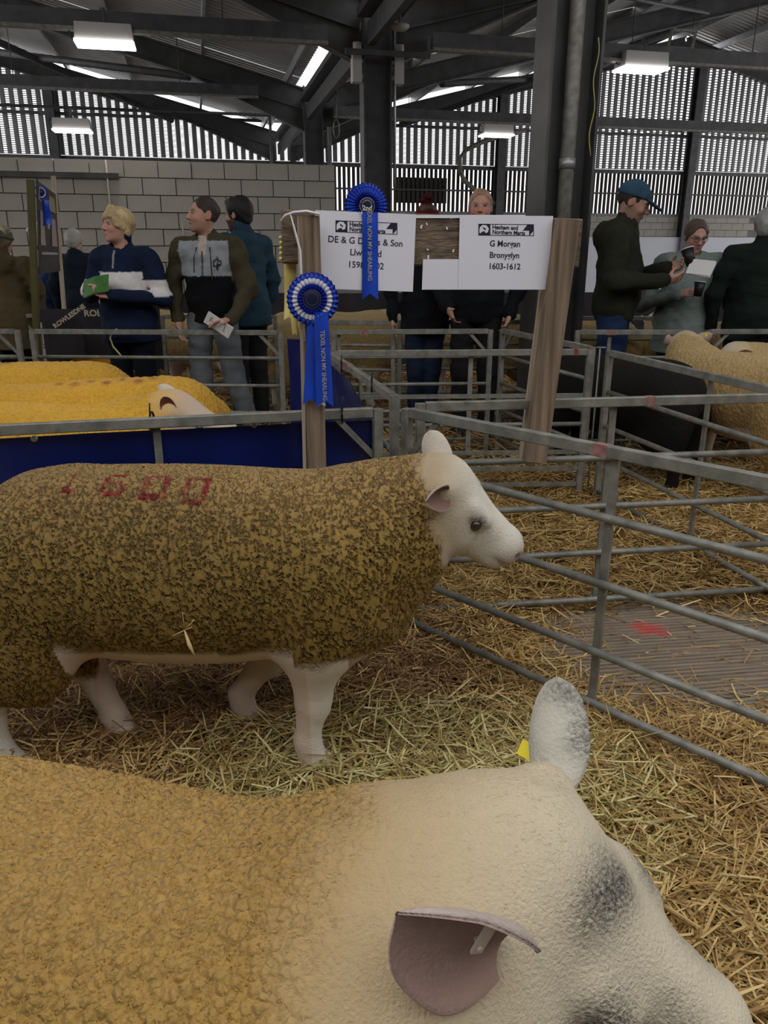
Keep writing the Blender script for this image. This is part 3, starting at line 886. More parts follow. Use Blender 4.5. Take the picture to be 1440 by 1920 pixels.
# ================================================================== sheep
def fleece_mat(name, depth, cell, aniso=(1, 1, 1), fine=0.0012, sheen=0.06, edge=False, spotscale=230, ridge=None):
    m = bpy.data.materials.new(name); m.use_nodes = True
    N, L = m.node_tree.nodes, m.node_tree.links
    b = N['Principled BSDF']
    b.inputs['Roughness'].default_value = 0.85
    b.inputs['Specular IOR Level'].default_value = 0.15
    b.inputs['Sheen Weight'].default_value = sheen
    b.inputs['Sheen Roughness'].default_value = 0.6
    at = N.new('ShaderNodeAttribute'); at.attribute_name = 'Col'
    fl = N.new('ShaderNodeAttribute'); fl.attribute_name = 'fleece'
    tc = N.new('ShaderNodeTexCoord')
    # colour: dyed tips vary from lock to lock
    n1 = N.new('ShaderNodeTexNoise'); n1.inputs['Scale'].default_value = 70; n1.inputs['Detail'].default_value = 4
    L.new(tc.outputs['Object'], n1.inputs['Vector'])
    mr = N.new('ShaderNodeMapRange'); mr.inputs['From Min'].default_value = 0.3; mr.inputs['From Max'].default_value = 0.7
    mr.inputs['To Min'].default_value = 0.87; mr.inputs['To Max'].default_value = 1.13
    L.new(n1.outputs['Fac'], mr.inputs['Value'])
    sc = N.new('ShaderNodeVectorMath'); sc.operation = 'SCALE'
    m1 = N.new('ShaderNodeMath'); m1.operation = 'SUBTRACT'; m1.inputs[1].default_value = 1.0
    L.new(mr.outputs['Result'], m1.inputs[0])
    m2 = N.new('ShaderNodeMath'); m2.operation = 'MULTIPLY_ADD'; m2.inputs[1].default_value = 0.8; m2.inputs[2].default_value = 0.2
    L.new(fl.outputs['Fac'], m2.inputs[0])
    m3 = N.new('ShaderNodeMath'); m3.operation = 'MULTIPLY_ADD'; m3.inputs[2].default_value = 1.0
    L.new(m1.outputs[0], m3.inputs[0]); L.new(m2.outputs[0], m3.inputs[1])
    L.new(at.outputs['Color'], sc.inputs[0]); L.new(m3.outputs[0], sc.inputs['Scale'])
    sp = N.new('ShaderNodeAttribute'); sp.attribute_name = 'spot'
    sn = N.new('ShaderNodeTexNoise'); sn.inputs['Scale'].default_value = spotscale; sn.inputs['Detail'].default_value = 3
    L.new(tc.outputs['Object'], sn.inputs['Vector'])
    sm = N.new('ShaderNodeMath'); sm.operation = 'MULTIPLY_ADD'; sm.inputs[1].default_value = 1.6; sm.inputs[2].default_value = -0.30
    L.new(sn.outputs['Fac'], sm.inputs[0])
    sq = N.new('ShaderNodeMath'); sq.operation = 'MULTIPLY'; sq.use_clamp = True
    L.new(sm.outputs[0], sq.inputs[0]); L.new(sp.outputs['Fac'], sq.inputs[1])
    mxx = N.new('ShaderNodeMix'); mxx.data_type = 'RGBA'
    L.new(sq.outputs[0], mxx.inputs['Factor']); L.new(sc.outputs['Vector'], mxx.inputs[6]); mxx.inputs[7].default_value = (0.085, 0.08, 0.076, 1)
    L.new(mxx.outputs[2], b.inputs['Base Color'])
    # warped cells for the locks
    wn = N.new('ShaderNodeTexNoise'); wn.inputs['Scale'].default_value = 0.9 / cell; wn.inputs['Detail'].default_value = 2
    L.new(tc.outputs['Object'], wn.inputs['Vector'])
    wa = N.new('ShaderNodeVectorMath'); wa.operation = 'MULTIPLY_ADD'
    wa.inputs[1].default_value = (cell * 0.9,) * 3
    L.new(wn.outputs['Color'], wa.inputs[0]); L.new(tc.outputs['Object'], wa.inputs[2])
    mp = N.new('ShaderNodeMapping'); mp.inputs['Scale'].default_value = aniso
    L.new(wa.outputs['Vector'], mp.inputs['Vector'])
    vo = N.new('ShaderNodeTexVoronoi'); vo.feature = 'DISTANCE_TO_EDGE' if edge else 'F1'; vo.inputs['Scale'].default_value = 1.0 / cell
    L.new(mp.outputs['Vector'], vo.inputs['Vector'])
    inv = N.new('ShaderNodeMapRange'); inv.interpolation_type = 'SMOOTHSTEP'; inv.inputs['From Min'].default_value = 0.15; inv.inputs['From Max'].default_value = 0.78
    inv.inputs['To Min'].default_value = depth; inv.inputs['To Max'].default_value = -depth * 0.9
    if edge:
        inv.inputs['From Min'].default_value = 0.0; inv.inputs['From Max'].default_value = 0.32
        inv.inputs['To Min'].default_value = -depth; inv.inputs['To Max'].default_value = depth * 0.4
    L.new(vo.outputs['Distance'], inv.inputs['Value'])
    if ridge:
        mp.inputs['Scale'].default_value = ridge
        rn = N.new('ShaderNodeTexNoise'); rn.inputs['Scale'].default_value = 1.0; rn.inputs['Detail'].default_value = 2.5; rn.inputs['Roughness'].default_value = 0.55
        L.new(mp.outputs['Vector'], rn.inputs['Vector'])
        ra = N.new('ShaderNodeMath'); ra.operation = 'SUBTRACT'; ra.inputs[1].default_value = 0.5
        L.new(rn.outputs['Fac'], ra.inputs[0])
        rb = N.new('ShaderNodeMath'); rb.operation = 'ABSOLUTE'
        L.new(ra.outputs[0], rb.inputs[0])
        inv.inputs['From Min'].default_value = 0.0; inv.inputs['From Max'].default_value = 0.065
        inv.inputs['To Min'].default_value = -depth; inv.inputs['To Max'].default_value = depth * 0.35
        L.new(rb.outputs[0], inv.inputs['Value'])
    fm = N.new('ShaderNodeMath'); fm.operation = 'MULTIPLY'
    L.new(inv.outputs['Result'], fm.inputs[0]); L.new(fl.outputs['Fac'], fm.inputs[1])
    fn = N.new('ShaderNodeTexNoise'); fn.inputs['Scale'].default_value = 260; fn.inputs['Detail'].default_value = 3
    L.new(tc.outputs['Object'], fn.inputs['Vector'])
    fa = N.new('ShaderNodeMath'); fa.operation = 'MULTIPLY_ADD'; fa.inputs[1].default_value = fine * 2
    L.new(fn.outputs['Fac'], fa.inputs[0]); L.new(fm.outputs[0], fa.inputs[2])
    fs = N.new('ShaderNodeMath'); fs.operation = 'MULTIPLY'; fs.inputs[1].default_value = 0.0045
    L.new(sq.outputs[0], fs.inputs[0])
    fa2 = N.new('ShaderNodeMath'); fa2.operation = 'ADD'
    L.new(fa.outputs[0], fa2.inputs[0]); L.new(fs.outputs[0], fa2.inputs[1]); fa = fa2
    dp = N.new('ShaderNodeDisplacement'); dp.inputs['Midlevel'].default_value = 0.0; dp.inputs['Scale'].default_value = 1.0
    L.new(fa.outputs[0], dp.inputs['Height'])
    L.new(dp.outputs['Displacement'], N['Material Output'].inputs['Displacement'])
    m.displacement_method = 'BOTH'
    return m

M_EAR = fleece_mat('ear_hide', 0.0, 0.02, spotscale=190, fine=0.0007)
M_EAR.displacement_method = 'BUMP'
M_TAG = mat('yellow_tag', (0.80, 0.66, 0.02), 0.4)
M_TAGW = mat('pale_tag', (0.6, 0.52, 0.42), 0.4)
M_EYE = mat('sheep_eye', (0.03, 0.022, 0.014), 0.08, spec=0.8)
M_IRIS = mat('sheep_iris', (0.05, 0.036, 0.016), 0.1, spec=0.8)
M_HOOF = mat('hoof', (0.22, 0.17, 0.11), 0.7, var=0.3)

def basis(d, n):
    """orthonormal side/dir/normal from a direction and an approximate normal"""
    d = V(d).normalized(); n = V(n); n = (n - d * n.dot(d)).normalized()
    return d, n, d.cross(n)
def ear(parent, base, d, n, L, Wd, cup0=1.9, cup1=0.7, bend=0.0, th=0.004, out=(0.62, 0.55, 0.46), inn=(0.55, 0.36, 0.31), spots=None, ns=22, nt=15, tipw=0.0):
    d, n, sd = basis(d, n)
    base = V(base)
    vs = []; cols = []
    for layer in (0, 1):
        for i in range(ns + 1):
            s = i / ns
            w = Wd * (0.42 + 0.58 * math.sin(min(s / 0.45, 1) * math.pi / 2)) if s < 0.45 else Wd * math.sqrt(max(0, 1 - ((s - 0.45) / 0.55) ** 2.2))
            w = max(w, 0.0006)
            cup = cup0 + (cup1 - cup0) * min(1, s * 1.4)
            rho = w / max(math.sin(min(cup, 1.57)), 0.2) if cup < 1.57 else w
            for j in range(nt + 1):
                t = (j / nt * 2 - 1) * cup
                rr = rho + (th * (1 - 0.4 * s) if layer else 0)
                p = base + d * (L * s) + sd * (rr * math.sin(t)) + n * (rho - rr * math.cos(t)) + n * (bend * s * s)
                vs.append(p)
                c = np.array(out if layer else inn)
                cols.append(c)
    K = (ns + 1) * (nt + 1)
    f = []
    for layer in (0, 1):
        for i in range(ns):
            for j in range(nt):
                a = layer * K + i * (nt + 1) + j
                q = (a, a + 1, a + nt + 2, a + nt + 1)
                f.append(q if layer == 0 else q[::-1])
    for i in range(ns):
        for j in (0, nt):
            a = i * (nt + 1) + j
            f.append((a, a + nt + 1, a + nt + 1 + K, a + K))
    v = np.array([tuple(p) for p in vs]); col = np.array(cols)
    e = np.zeros((len(v), 3)); e[:] = col
    sp = np.zeros(len(v))
    if spots:
        sp = np.clip(wob(v, spots[0], 5) * .8 + spots[1], 0, 1); sp[:K] *= 0.3
    o = link('ear', quad_mesh('ear', v, np.array(f), True, e, {'spot': sp, 'fleece': sp * 0}), M_EAR, parent, True)
    return o

DIG = {'1': ['00100', '01100', '00100', '00100', '00100', '00100', '01110'], '6': ['01110', '10000', '10000', '11110', '10001', '10001', '01110'],
       '0': ['11111', '10001', '10001', '10001', '10001', '10001', '11111'], '3': ['11110', '00001', '00001', '01110', '00001', '00001', '11110'], '5': ['11111', '10000', '11110', '00001', '00001', '10001', '01110']}
def stamp(a, b, text, gap=1.5):
    """mask of block digits; a runs along the text in cells, b downwards in cells"""
    m = np.zeros(a.shape)
    for i, ch in enumerate(text):
        x = a - i * (5 + gap)
        for r_, row in enumerate(DIG[ch]):
            for c_, bit in enumerate(row):
                if bit == '1': m = np.maximum(m, ((x >= c_ - .1) & (x < c_ + 1.1) & (b >= r_ - .1) & (b < r_ + 1.1)).astype(float))
    return m

SH = dict(poll=(0.72, 0, 0.815), hd=(0.80, 0, -0.60), hu=(0.60, 0, 0.80),
          fore=[((0.35, -.125, 0.45), (0.335, -.12, 0.24), (0.315, -.115, 0.10), (0.335, -.115, 0.0)), ((0.24, .125, 0.45), (0.17, .12, 0.235), (0.085, .11, 0.11), (0.10, .11, 0.0))],
          hind=[((-0.45, -.125, 0.42), (-0.575, -.125, 0.26), (-0.58, -.12, 0.10), (-0.54, -.12, 0.0)), ((-0.36, .10, 0.40), (-0.37, .07, 0.25), (-0.29, .03, 0.09), (-0.26, .01, 0.0))])

def sheep(name, loc, yaw, label, h=0.012, pose=None, fleece=(0.25, 0.155, 0.035), hide=(0.62, 0.55, 0.45), belly=(0.60, 0.47, 0.38), mat_=None,
          marks=None, group=None, scale=1.0, detail=True, ears=None, face=None, near=None, scrotum=True, hoof=True, topcol=None, nb=0.085, nsoft=0.03, spotf=None, fibres=None):
    q = dict(SH)
    if pose: q.update(pose)
    root = empty(name, loc, yaw, label, 'sheep', group)
    root.scale = (scale,) * 3
    root.matrix_basis = Matrix.LocRotScale(V(loc), Euler((0, 0, yaw)), V((scale,) * 3))
    P = np.array(q['poll']); hd = V(q['hd']).normalized(); hu = V(q['hu']); hu = (hu - hd * hu.dot(hd)).normalized(); hs = hu.cross(hd)
    HD, HU, HS = (np.array(x) for x in (hd, hu, hs))
    hk = q.get('hk', 1.0)
    def hp(x, y, z): return P + (HD * x + HS * y + HU * z) * hk
    lo = [-0.72, -0.34, -0.01]; hi = [0.72, 0.34, 0.9]
    for p in (hp(.27, 0, 0), hp(.27, 0, -.15), hp(-.1, .1, .05), hp(-.1, -.1, .05), hp(.1, .1, 0), hp(.1, -.1, 0)):
        for i in range(3): lo[i] = min(lo[i], p[i] - 0.06); hi[i] = max(hi[i], p[i] + 0.06)
    ctr = P + HD * 0.1 - HU * 0.05
    F = Field(axis(lo[0], hi[0], h), axis(lo[1], hi[1], h), axis(lo[2], hi[2], h))
    # trunk
    F.ell((-0.02, 0, 0.60), (0.55, 0.262, 0.25), 0.05)
    F.cone((-0.33, 0, 0.61), (0.30, 0, 0.60), 0.24, 0.24, 0.08)
    F.ell((-0.40, 0, 0.60), (0.20, 0.245, 0.25), 0.08)
    F.ell((0.40, 0, 0.60), (0.20, 0.235, 0.235), 0.08)
    for sg in (-1, 1):
        F.ell((0.36, sg * .15, 0.53), (0.15, 0.095, 0.19), 0.06)
        F.ell((-0.45, sg * .13, 0.47), (0.16, 0.12, 0.24), 0.06)
        F.cone((-0.30, sg * .06, 0.76), (0.25, sg * .07, 0.74), 0.09, 0.09, 0.06)
    F.ell((0.0, 0, 0.45), (0.42, 0.16, 0.115), 0.06)
    # tail dock and scrotum
    F.cone((-0.58, 0, 0.70), (-0.63, 0, 0.58), 0.04, 0.03, 0.04)
    if scrotum: F.cone((-0.47, 0, 0.34), (-0.46, 0, 0.24), 0.05, 0.055, 0.03)
    F.cone((-0.12, 0, 0.37), (-0.08, 0, 0.325), 0.022, 0.014, 0.02)
    # neck
    back = hp(-0.02, 0, -0.09)
    F.cone((0.40, 0, 0.62), back * 0.55 + np.array((0.40, 0, 0.62)) * 0.45, 0.215, 0.175, 0.08)
    F.cone(back * 0.5 + np.array((0.40, 0, 0.62)) * 0.5, back, 0.18, 0.118, 0.06)
    F.cone((0.46, 0, 0.72), hp(-0.02, 0, -0.03), 0.13, 0.075, 0.06)
    thr = hp(0.02, 0, -0.135)
    F.cone((0.47, 0, 0.55), thr * .5 + np.array((0.47, 0, 0.55)) * .5, 0.19, 0.125, 0.07)
    F.cone(thr * .5 + np.array((0.47, 0, 0.55)) * .5, thr, 0.125, 0.065, 0.05)
    # head
    F.ell(hp(0.035, 0, -0.062), (0.105, 0.080, 0.078), 0.04, rot=np.stack([HD, HS, HU], 1))
    F.cone(hp(0.04, 0, -0.045), hp(0.195, 0, -0.052), 0.066, 0.046, 0.03)
    F.cone(hp(0.02, 0, -0.118), hp(0.175, 0, -0.098), 0.064, 0.036, 0.04)
    F.ell(hp(0.205, 0, -0.062), (0.050, 0.049, 0.050), 0.025, rot=np.stack([HD, HS, HU], 1))
    F.ell(hp(0.195, 0, -0.112), (0.040, 0.030, 0.020), 0.018, rot=np.stack([HD, HS, HU], 1))
    for sg in (-1, 1):
        F.ell(hp(0.055, sg * .040, -0.105), (0.062, 0.036, 0.055), 0.03, rot=np.stack([HD, HS, HU], 1))
        F.cone(hp(0.060, sg * .060, -0.022), hp(0.105, sg * .056, -0.030), 0.018, 0.014, 0.025)
        F.cone(hp(-0.02, sg * .055, -0.03), hp(-0.03, sg * .085, -0.028), 0.035, 0.028, 0.03)
        if detail:
            F.ell(hp(0.092, sg * .080, -0.050), (0.018, 0.014, 0.013), 0.012, rot=np.stack([HD, HS, HU], 1), mode='s')
            F.ell(hp(0.243, sg * .030, -0.056), (0.016, 0.012, 0.009), 0.008, rot=np.stack([HD, HS, HU], 1), mode='s')
            F.cone(hp(0.238, sg * .012, -0.093), hp(0.185, sg * .052, -0.092), 0.0055, 0.0045, 0.008, mode='s')
    # legs
    for a, b, c, e in q['fore']:
        F.chain([a, b], [0.105, 0.047], 0.05); F.chain([b, c], [0.046, 0.033], 0.02)
        F.cone(np.array(b) + (0.012, 0, 0.01), np.array(b) + (0.008, 0, -0.03), 0.038, 0.036, 0.02)
        F.chain([c, (c[0] * .5 + e[0] * .5, c[1], 0.05)], [0.037, 0.041], 0.02)
        F.ell((e[0] + .01, e[1], 0.022), (0.055, 0.042, 0.034), 0.015)
    for a, b, c, e in q['hind']:
        F.chain([a, b], [0.110, 0.05], 0.05); F.chain([b, c], [0.050, 0.034], 0.02)
        F.ell((b[0] - .015, b[1], b[2] + 0.02), (0.034, 0.030, 0.045), 0.02)
        F.chain([c, (c[0] * .5 + e[0] * .5, c[1], 0.05)], [0.037, 0.041], 0.02)
        F.ell((e[0] + .01, e[1], 0.022), (0.055, 0.042, 0.034), 0.015)
    legs = q['fore'] + q['hind']

    def regions(v):
        """fleece weight 0..1"""
        p = v
        w = np.ones(len(v))
        # head and upper neck bare
        rel = (p - P)
        fwd = np.array((HD[0], HD[1], 0)); fwd /= np.linalg.norm(fwd) + 1e-6
        along = rel @ fwd + 0.22 * (rel[:, 2] + 0.1)
        w *= 1 - np.clip((along + nb + 0.012 * wob(p, 60, 8)) / nsoft, 0, 1) * np.clip((p[:, 2] - 0.44) / 0.04, 0, 1)
        # legs below elbow / stifle
        lim = np.where(p[:, 0] > 0.1, 0.395, 0.215 + 0.20 * np.clip((p[:, 0] + 0.33) / 0.13, 0, 1))
        w *= np.clip((p[:, 2] - lim + 0.01 * wob(p, 50, 9)) / 0.03, 0, 1)
        # belly
        bz = 0.425 - 0.035 * np.cos((p[:, 0] + 0.05) * 5)
        mid = (p[:, 0] > -0.32) & (p[:, 0] < 0.30)
        w = np.where(mid, w * np.clip((p[:, 2] - bz + 0.012 * wob(p, 40, 10)) / 0.04, 0, 1), w)
        return np.clip(w, 0, 1)
    fc = np.array(fleece); hc = np.array(hide); bc = np.array(belly)
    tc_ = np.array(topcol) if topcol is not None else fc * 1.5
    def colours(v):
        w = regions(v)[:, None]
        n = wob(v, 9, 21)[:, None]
        up = np.clip((v[:, 2:3] - 0.60) / 0.26, 0, 1) ** 2  # upper fleece painted lighter, as light from above would make it
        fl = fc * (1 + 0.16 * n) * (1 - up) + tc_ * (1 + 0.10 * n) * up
        rel = v - P
        isbelly = np.clip((0.46 - v[:, 2:3]) / 0.06, 0, 1) * ((v[:, 0:1] > -0.33) & (v[:, 0:1] < 0.33))
        hb = hc * (1 + 0.06 * wob(v, 30, 22)[:, None])
        hb = hb * (1 - isbelly) + bc * isbelly
        # woolly tint creeping up the cheek and neck
        fwd = np.array((HD[0], HD[1], 0)); fwd /= np.linalg.norm(fwd) + 1e-6
        along = (rel @ fwd)[:, None]
        t1 = np.clip((along + nb) / (nb + 0.07), 0, 1)
        tint = (1 - t1 * t1 * (3 - 2 * t1)) * np.maximum(np.clip((v[:, 2:3] - 0.30) / 0.06, 0, 1) * (v[:, 0:1] > 0.44), np.clip((v[:, 2:3] - 0.46) / 0.06, 0, 1) * (v[:, 0:1] > 0.2))
        hb = hb * (1 - tint * 0.9) + (tc_ * 0.80 + hc * 0.20) * tint * 0.9
        # pink round muzzle and eyes, dirty shanks
        nose = np.exp(-(((v - hp(0.235, 0, -0.075)) ** 2).sum(1) / 0.0022))[:, None]
        hb = hb * (1 - 0.45 * nose) + np.array((0.40, 0.27, 0.25)) * 0.45 * nose
        for sg in (-1, 1):
            ey = np.exp(-(((v - hp(0.092, sg * .072, -0.050)) ** 2).sum(1) / 0.00042))[:, None]
            hb = hb * (1 - 0.55 * ey) + np.array((0.20, 0.15, 0.14)) * 0.55 * ey
            nn = np.exp(-(((v - hp(0.240, sg * .030, -0.056)) ** 2).sum(1) / 0.00016))[:, None]
            hb = hb * (1 - 0.9 * nn) + np.array((0.02, 0.016, 0.015)) * 0.9 * nn
        low = np.clip((0.10 - v[:, 2:3]) / 0.08, 0, 1) * np.clip(0.6 + 0.5 * wob(v, 40, 23)[:, None], 0, 1)
        hb = hb * (1 - 0.5 * low) + np.array((0.30, 0.22, 0.12)) * 0.5 * low
        c = hb * (1 - w) + fl * w
        if face: c = face(v, c, hp, P, HD, HS, HU)
        if marks: c = marks(v, c)
        return np.clip(c, 0.004, 0.95)
    body = solid('body', F, mat_, root, colours, 2, True, lambda v: {'fleece': regions(v), 'spot': spotf(v, hp) if spotf else np.zeros(len(v))})
    if fibres: fibres(root, regions, P, HD)
    if detail:
        for sg in (-1, 1):
            e = hp(0.091, sg * .0655, -0.050)
            o = MB().ball(tuple(e), 0.0165, 16).obj('eye', M_EYE, root, True)
            ib = MB().ball(tuple(np.array(e) + HS * sg * 0.0042 + HU * 0.0012), (0.0118, 0.0118, 0.0118), 14).obj('iris', M_IRIS, o, True)
    ears = ears or [dict(d=(-.35, -.8, .25), n=(.5, -.2, -.4)), dict(d=(-.35, .8, .25), n=(.5, .2, -.4))]
    for sg, e in zip((-1, 1), ears):
        e = dict(e)
        tg = e.pop('tag', None)
        # basis vectors are given in the sheep's own frame
        bs = hp(-0.025, -sg * .078 if hs.y < 0 else sg * .078, -0.028)
        bs = bs + np.array(e.pop('off', (0, 0, 0)))
        dn = (e.pop('d'), e.pop('n')); LW = (e.pop('L', 0.125), e.pop('W', 0.036))
        eo = ear(root, bs, dn[0], dn[1], LW[0], LW[1], **e)
        if tg:
            ss, side, out, rise, ang, sz, mm = tg
            dd, nn, s2 = basis(*dn)
            c = V(bs) + dd * (LW[0] * ss) + s2 * (side * LW[1] * out) + nn * rise
            ax_ = s2 * side * math.cos(ang) + dd * math.sin(ang)
            ax_, n2, s3 = basis(ax_, nn)
            Mx = Matrix((ax_, s3, n2)).transposed()
            MB().box(c, sz, Mx).obj('ear_tag', mm, root, True)
            MB().tube(c - n2 * 0.007 - ax_ * sz[0] * .3, c + n2 * 0.004 - ax_ * sz[0] * .3, sz[1] * 0.25, 10).obj('tag_stud', mm, root, True)
    return root

M_FL_A = fleece_mat('fleece_olive', 0.0075, 0.0185, (1.35, 1.0, 0.52), ridge=(78, 62, 32))
M_FL_B = fleece_mat('fleece_golden', 0.0032, 0.0105, (1.1, 1.0, 0.85), fine=0.0011)
M_FL_FAR = fleece_mat('fleece_far', 0.0032, 0.022, (1.2, 1, 0.7), sheen=.1)
M_FL_BLK = fleece_mat('fleece_black', 0.0015, 0.016, (1.2, 1, 0.7), sheen=0.0)

def marks_A(v, c):
    a = (v[:, 0] + 0.335) / 0.0125
    # text is spaced out along the back
    out = c
    for i, ch in enumerate('1600'):
        x = (v[:, 0] + 0.30 - i * 0.107) / (0.0095 if ch == '1' else 0.0128)
        y = -(v[:, 1] + 0.035 + i * 0.010) / 0.0130
        m = stamp(x, y, ch) * (v[:, 2] > 0.72)
        m = (m * np.clip(0.85 + 0.35 * wob(v, 160, 41), 0, 1))[:, None]
        out = out * (1 - m * 0.95) + np.array((0.22, 0.012, 0.016)) * m * 0.95
    # rubbed patch on the shoulder
    d = np.hypot((v[:, 0] - 0.47) / 0.05, (v[:, 2] - 0.50) / 0.075)
    k = (np.clip(1.2 - d, 0, 1) * (v[:, 1] < 0))[:, None]
    return out * (1 - 0.35 * k) + np.array((0.34, 0.24, 0.075)) * 0.35 * k
def g2(v, p, r): return np.exp(-((v - p) ** 2).sum(1) / (r * r))
def spot_A(v, hp):
    s = 0.9 * g2(v, hp(.035, 0, .02), .022)
    for sg in (-1, 1):
        s += 1.5 * g2(v, hp(.090, sg * .073, -.034), .017) + 1.4 * g2(v, hp(.114, sg * .068, -.060), .012) + 1.0 * g2(v, hp(.07, sg * .074, -.042), .013) + 1.0 * g2(v, hp(.118, sg * .062, -.075), .009)
        s += 1.3 * g2(v, hp(.246, sg * .024, -.056), .012) + 0.45 * g2(v, hp(.225, sg * .04, -.09), .02)
    return np.clip(s, 0, 1.6)
def spot_B(v, hp):
    s = 1.3 * g2(v, hp(.028, 0, .03), .034) + 1.0 * g2(v, hp(.015, -.03, .02), .028) + .7 * g2(v, hp(.05, .02, .028), .025)
    for sg in (-1, 1):
        s += 1.7 * g2(v, hp(.085, sg * .072, -.030), .034) + 0.9 * g2(v, hp(.165, sg * .042, -.03), .032) + .5 * g2(v, hp(.13, sg * .03, -.005), .02)
        s += 1.3 * g2(v, hp(.246, sg * .024, -.056), .014)
    return np.clip(s, 0, 1.7)
M_FIB = bpy.data.materials.new('wool_fibre'); M_FIB.use_nodes = True
_N, _L = M_FIB.node_tree.nodes, M_FIB.node_tree.links
_b = _N['Principled BSDF']; _b.inputs['Roughness'].default_value = 0.7; _b.inputs['Specular IOR Level'].default_value = 0.2
_a = _N.new('ShaderNodeAttribute'); _a.attribute_name = 'Col'; _L.new(_a.outputs['Color'], _b.inputs['Base Color'])
def grow(root, name, n, pick, length, width, lean, seed, along=None, curl=0.5):
    """short fibres rooted on the sheep's skin"""
    v, f, col = solid.last
    g = np.random.default_rng(seed)
    a, b, c, d = (v[f[:, i]] for i in range(4))
    nn = np.cross(c - a, d - b); ar = np.linalg.norm(nn, axis=1); nn = nn / (ar[:, None] + 1e-12)
    w = ar * pick((a + c) / 2)
    idx = g.choice(len(f), n, p=w / w.sum())
    s, t = g.uniform(0, 1, (2, n, 1))
    p = (a[idx] * (1 - s) + b[idx] * s) * (1 - t) + (d[idx] * (1 - s) + c[idx] * s) * t
    N_ = nn[idx]
    rd = g.normal(size=(n, 3))
    if along is not None: rd = rd * 0.45 + np.array(along)
    tg = rd - N_ * (rd * N_).sum(1)[:, None]; tg /= np.linalg.norm(tg, axis=1)[:, None]
    L = length * g.uniform(.5, 1.3, (n, 1))
    d1 = N_ * (1 - lean) + tg * lean
    d2 = N_ * (1 - lean) * .4 + tg * (lean + curl)
    d1 /= np.linalg.norm(d1, axis=1)[:, None]; d2 /= np.linalg.norm(d2, axis=1)[:, None]
    sd = np.cross(N_, tg) * (width / 2)
    base = p - N_ * .002
    m = base + d1 * L * .55
    e = m + d2 * L * .5
    V_ = np.stack([base - sd, base + sd, m + sd * .8, m - sd * .8, e], 1).reshape(-1, 3)
    C_ = np.repeat(col[f[idx, 0]] * g.uniform(.72, 1.28, (n, 1)), 5, axis=0)
    o = np.arange(n)[:, None] * 5
    F_ = np.concatenate([o + np.array([[0, 1, 2]]), o + np.array([[0, 2, 3]]), o + np.array([[3, 2, 4]])])
    ob = link(name, quad_mesh(name, V_, F_, False, np.clip(C_, .003, .9)), M_FIB, root, True)
    ob['kind'] = 'stuff'
    return ob
def fibres_A(root, regions, P, HD):
    grow(root, 'fleece_fibres', 60000, lambda q: np.clip(regions(q) - .2, 0, 1) * (q[:, 1] < .1) + 1e-9, .0065, .0011, .50, 3, along=(0, 0, -1.0))
    grow(root, 'face_hair', 22000, lambda q: np.clip(.8 - regions(q), 0, 1) * (q[:, 1] < .06) + 1e-9, .006, .0009, .85, 4, along=(-.6, 0, -.5))
def fibres_B(root, regions, P, HD):
    grow(root, 'fleece_fibres', 85000, lambda q: np.clip(regions(q) - .1, 0, 1) * (q[:, 2] > .5) + 1e-9, .0062, .0012, .35, 5)
    grow(root, 'neck_hair', 60000, lambda q: np.clip(1 - regions(q), 0, 1) * (q[:, 2] > .5) * (q[:, 0] < P[0] + .02) + 1e-9, .011, .0009, .72, 6, along=(-1, 0, -.3))
    grow(root, 'face_hair', 45000, lambda q: np.clip(1 - regions(q), 0, 1) * (q[:, 2] > .5) * (q[:, 0] > P[0] - .03) + 1e-9, .006, .0007, .85, 7, along=(-.5, 0, .3))
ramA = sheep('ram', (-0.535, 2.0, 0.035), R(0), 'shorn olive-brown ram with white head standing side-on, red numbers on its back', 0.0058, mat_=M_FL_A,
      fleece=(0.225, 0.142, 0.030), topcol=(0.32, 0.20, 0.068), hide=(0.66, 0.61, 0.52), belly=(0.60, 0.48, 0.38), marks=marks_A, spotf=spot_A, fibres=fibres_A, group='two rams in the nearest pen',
      pose=dict(poll=(0.735, 0, 0.845), hd=(0.78, 0, -0.62), hu=(0.62, 0, 0.78), hk=1.10),
      ears=[dict(d=(-.55, -.75, -.02), n=(.65, -.60, .12), off=(-.005, -.022, 0), L=0.085, W=0.031, cup0=1.9, cup1=1.35, inn=(.22, .13, .10)),
            dict(d=(-.22, .30, .85), n=(.2, .9, .1), L=0.125, W=0.040, cup0=1.5, cup1=0.6, tag=(0.30, 1, 0.6, 0.0, 0.0, (0.036, 0.014, 0.004), M_TAG))])

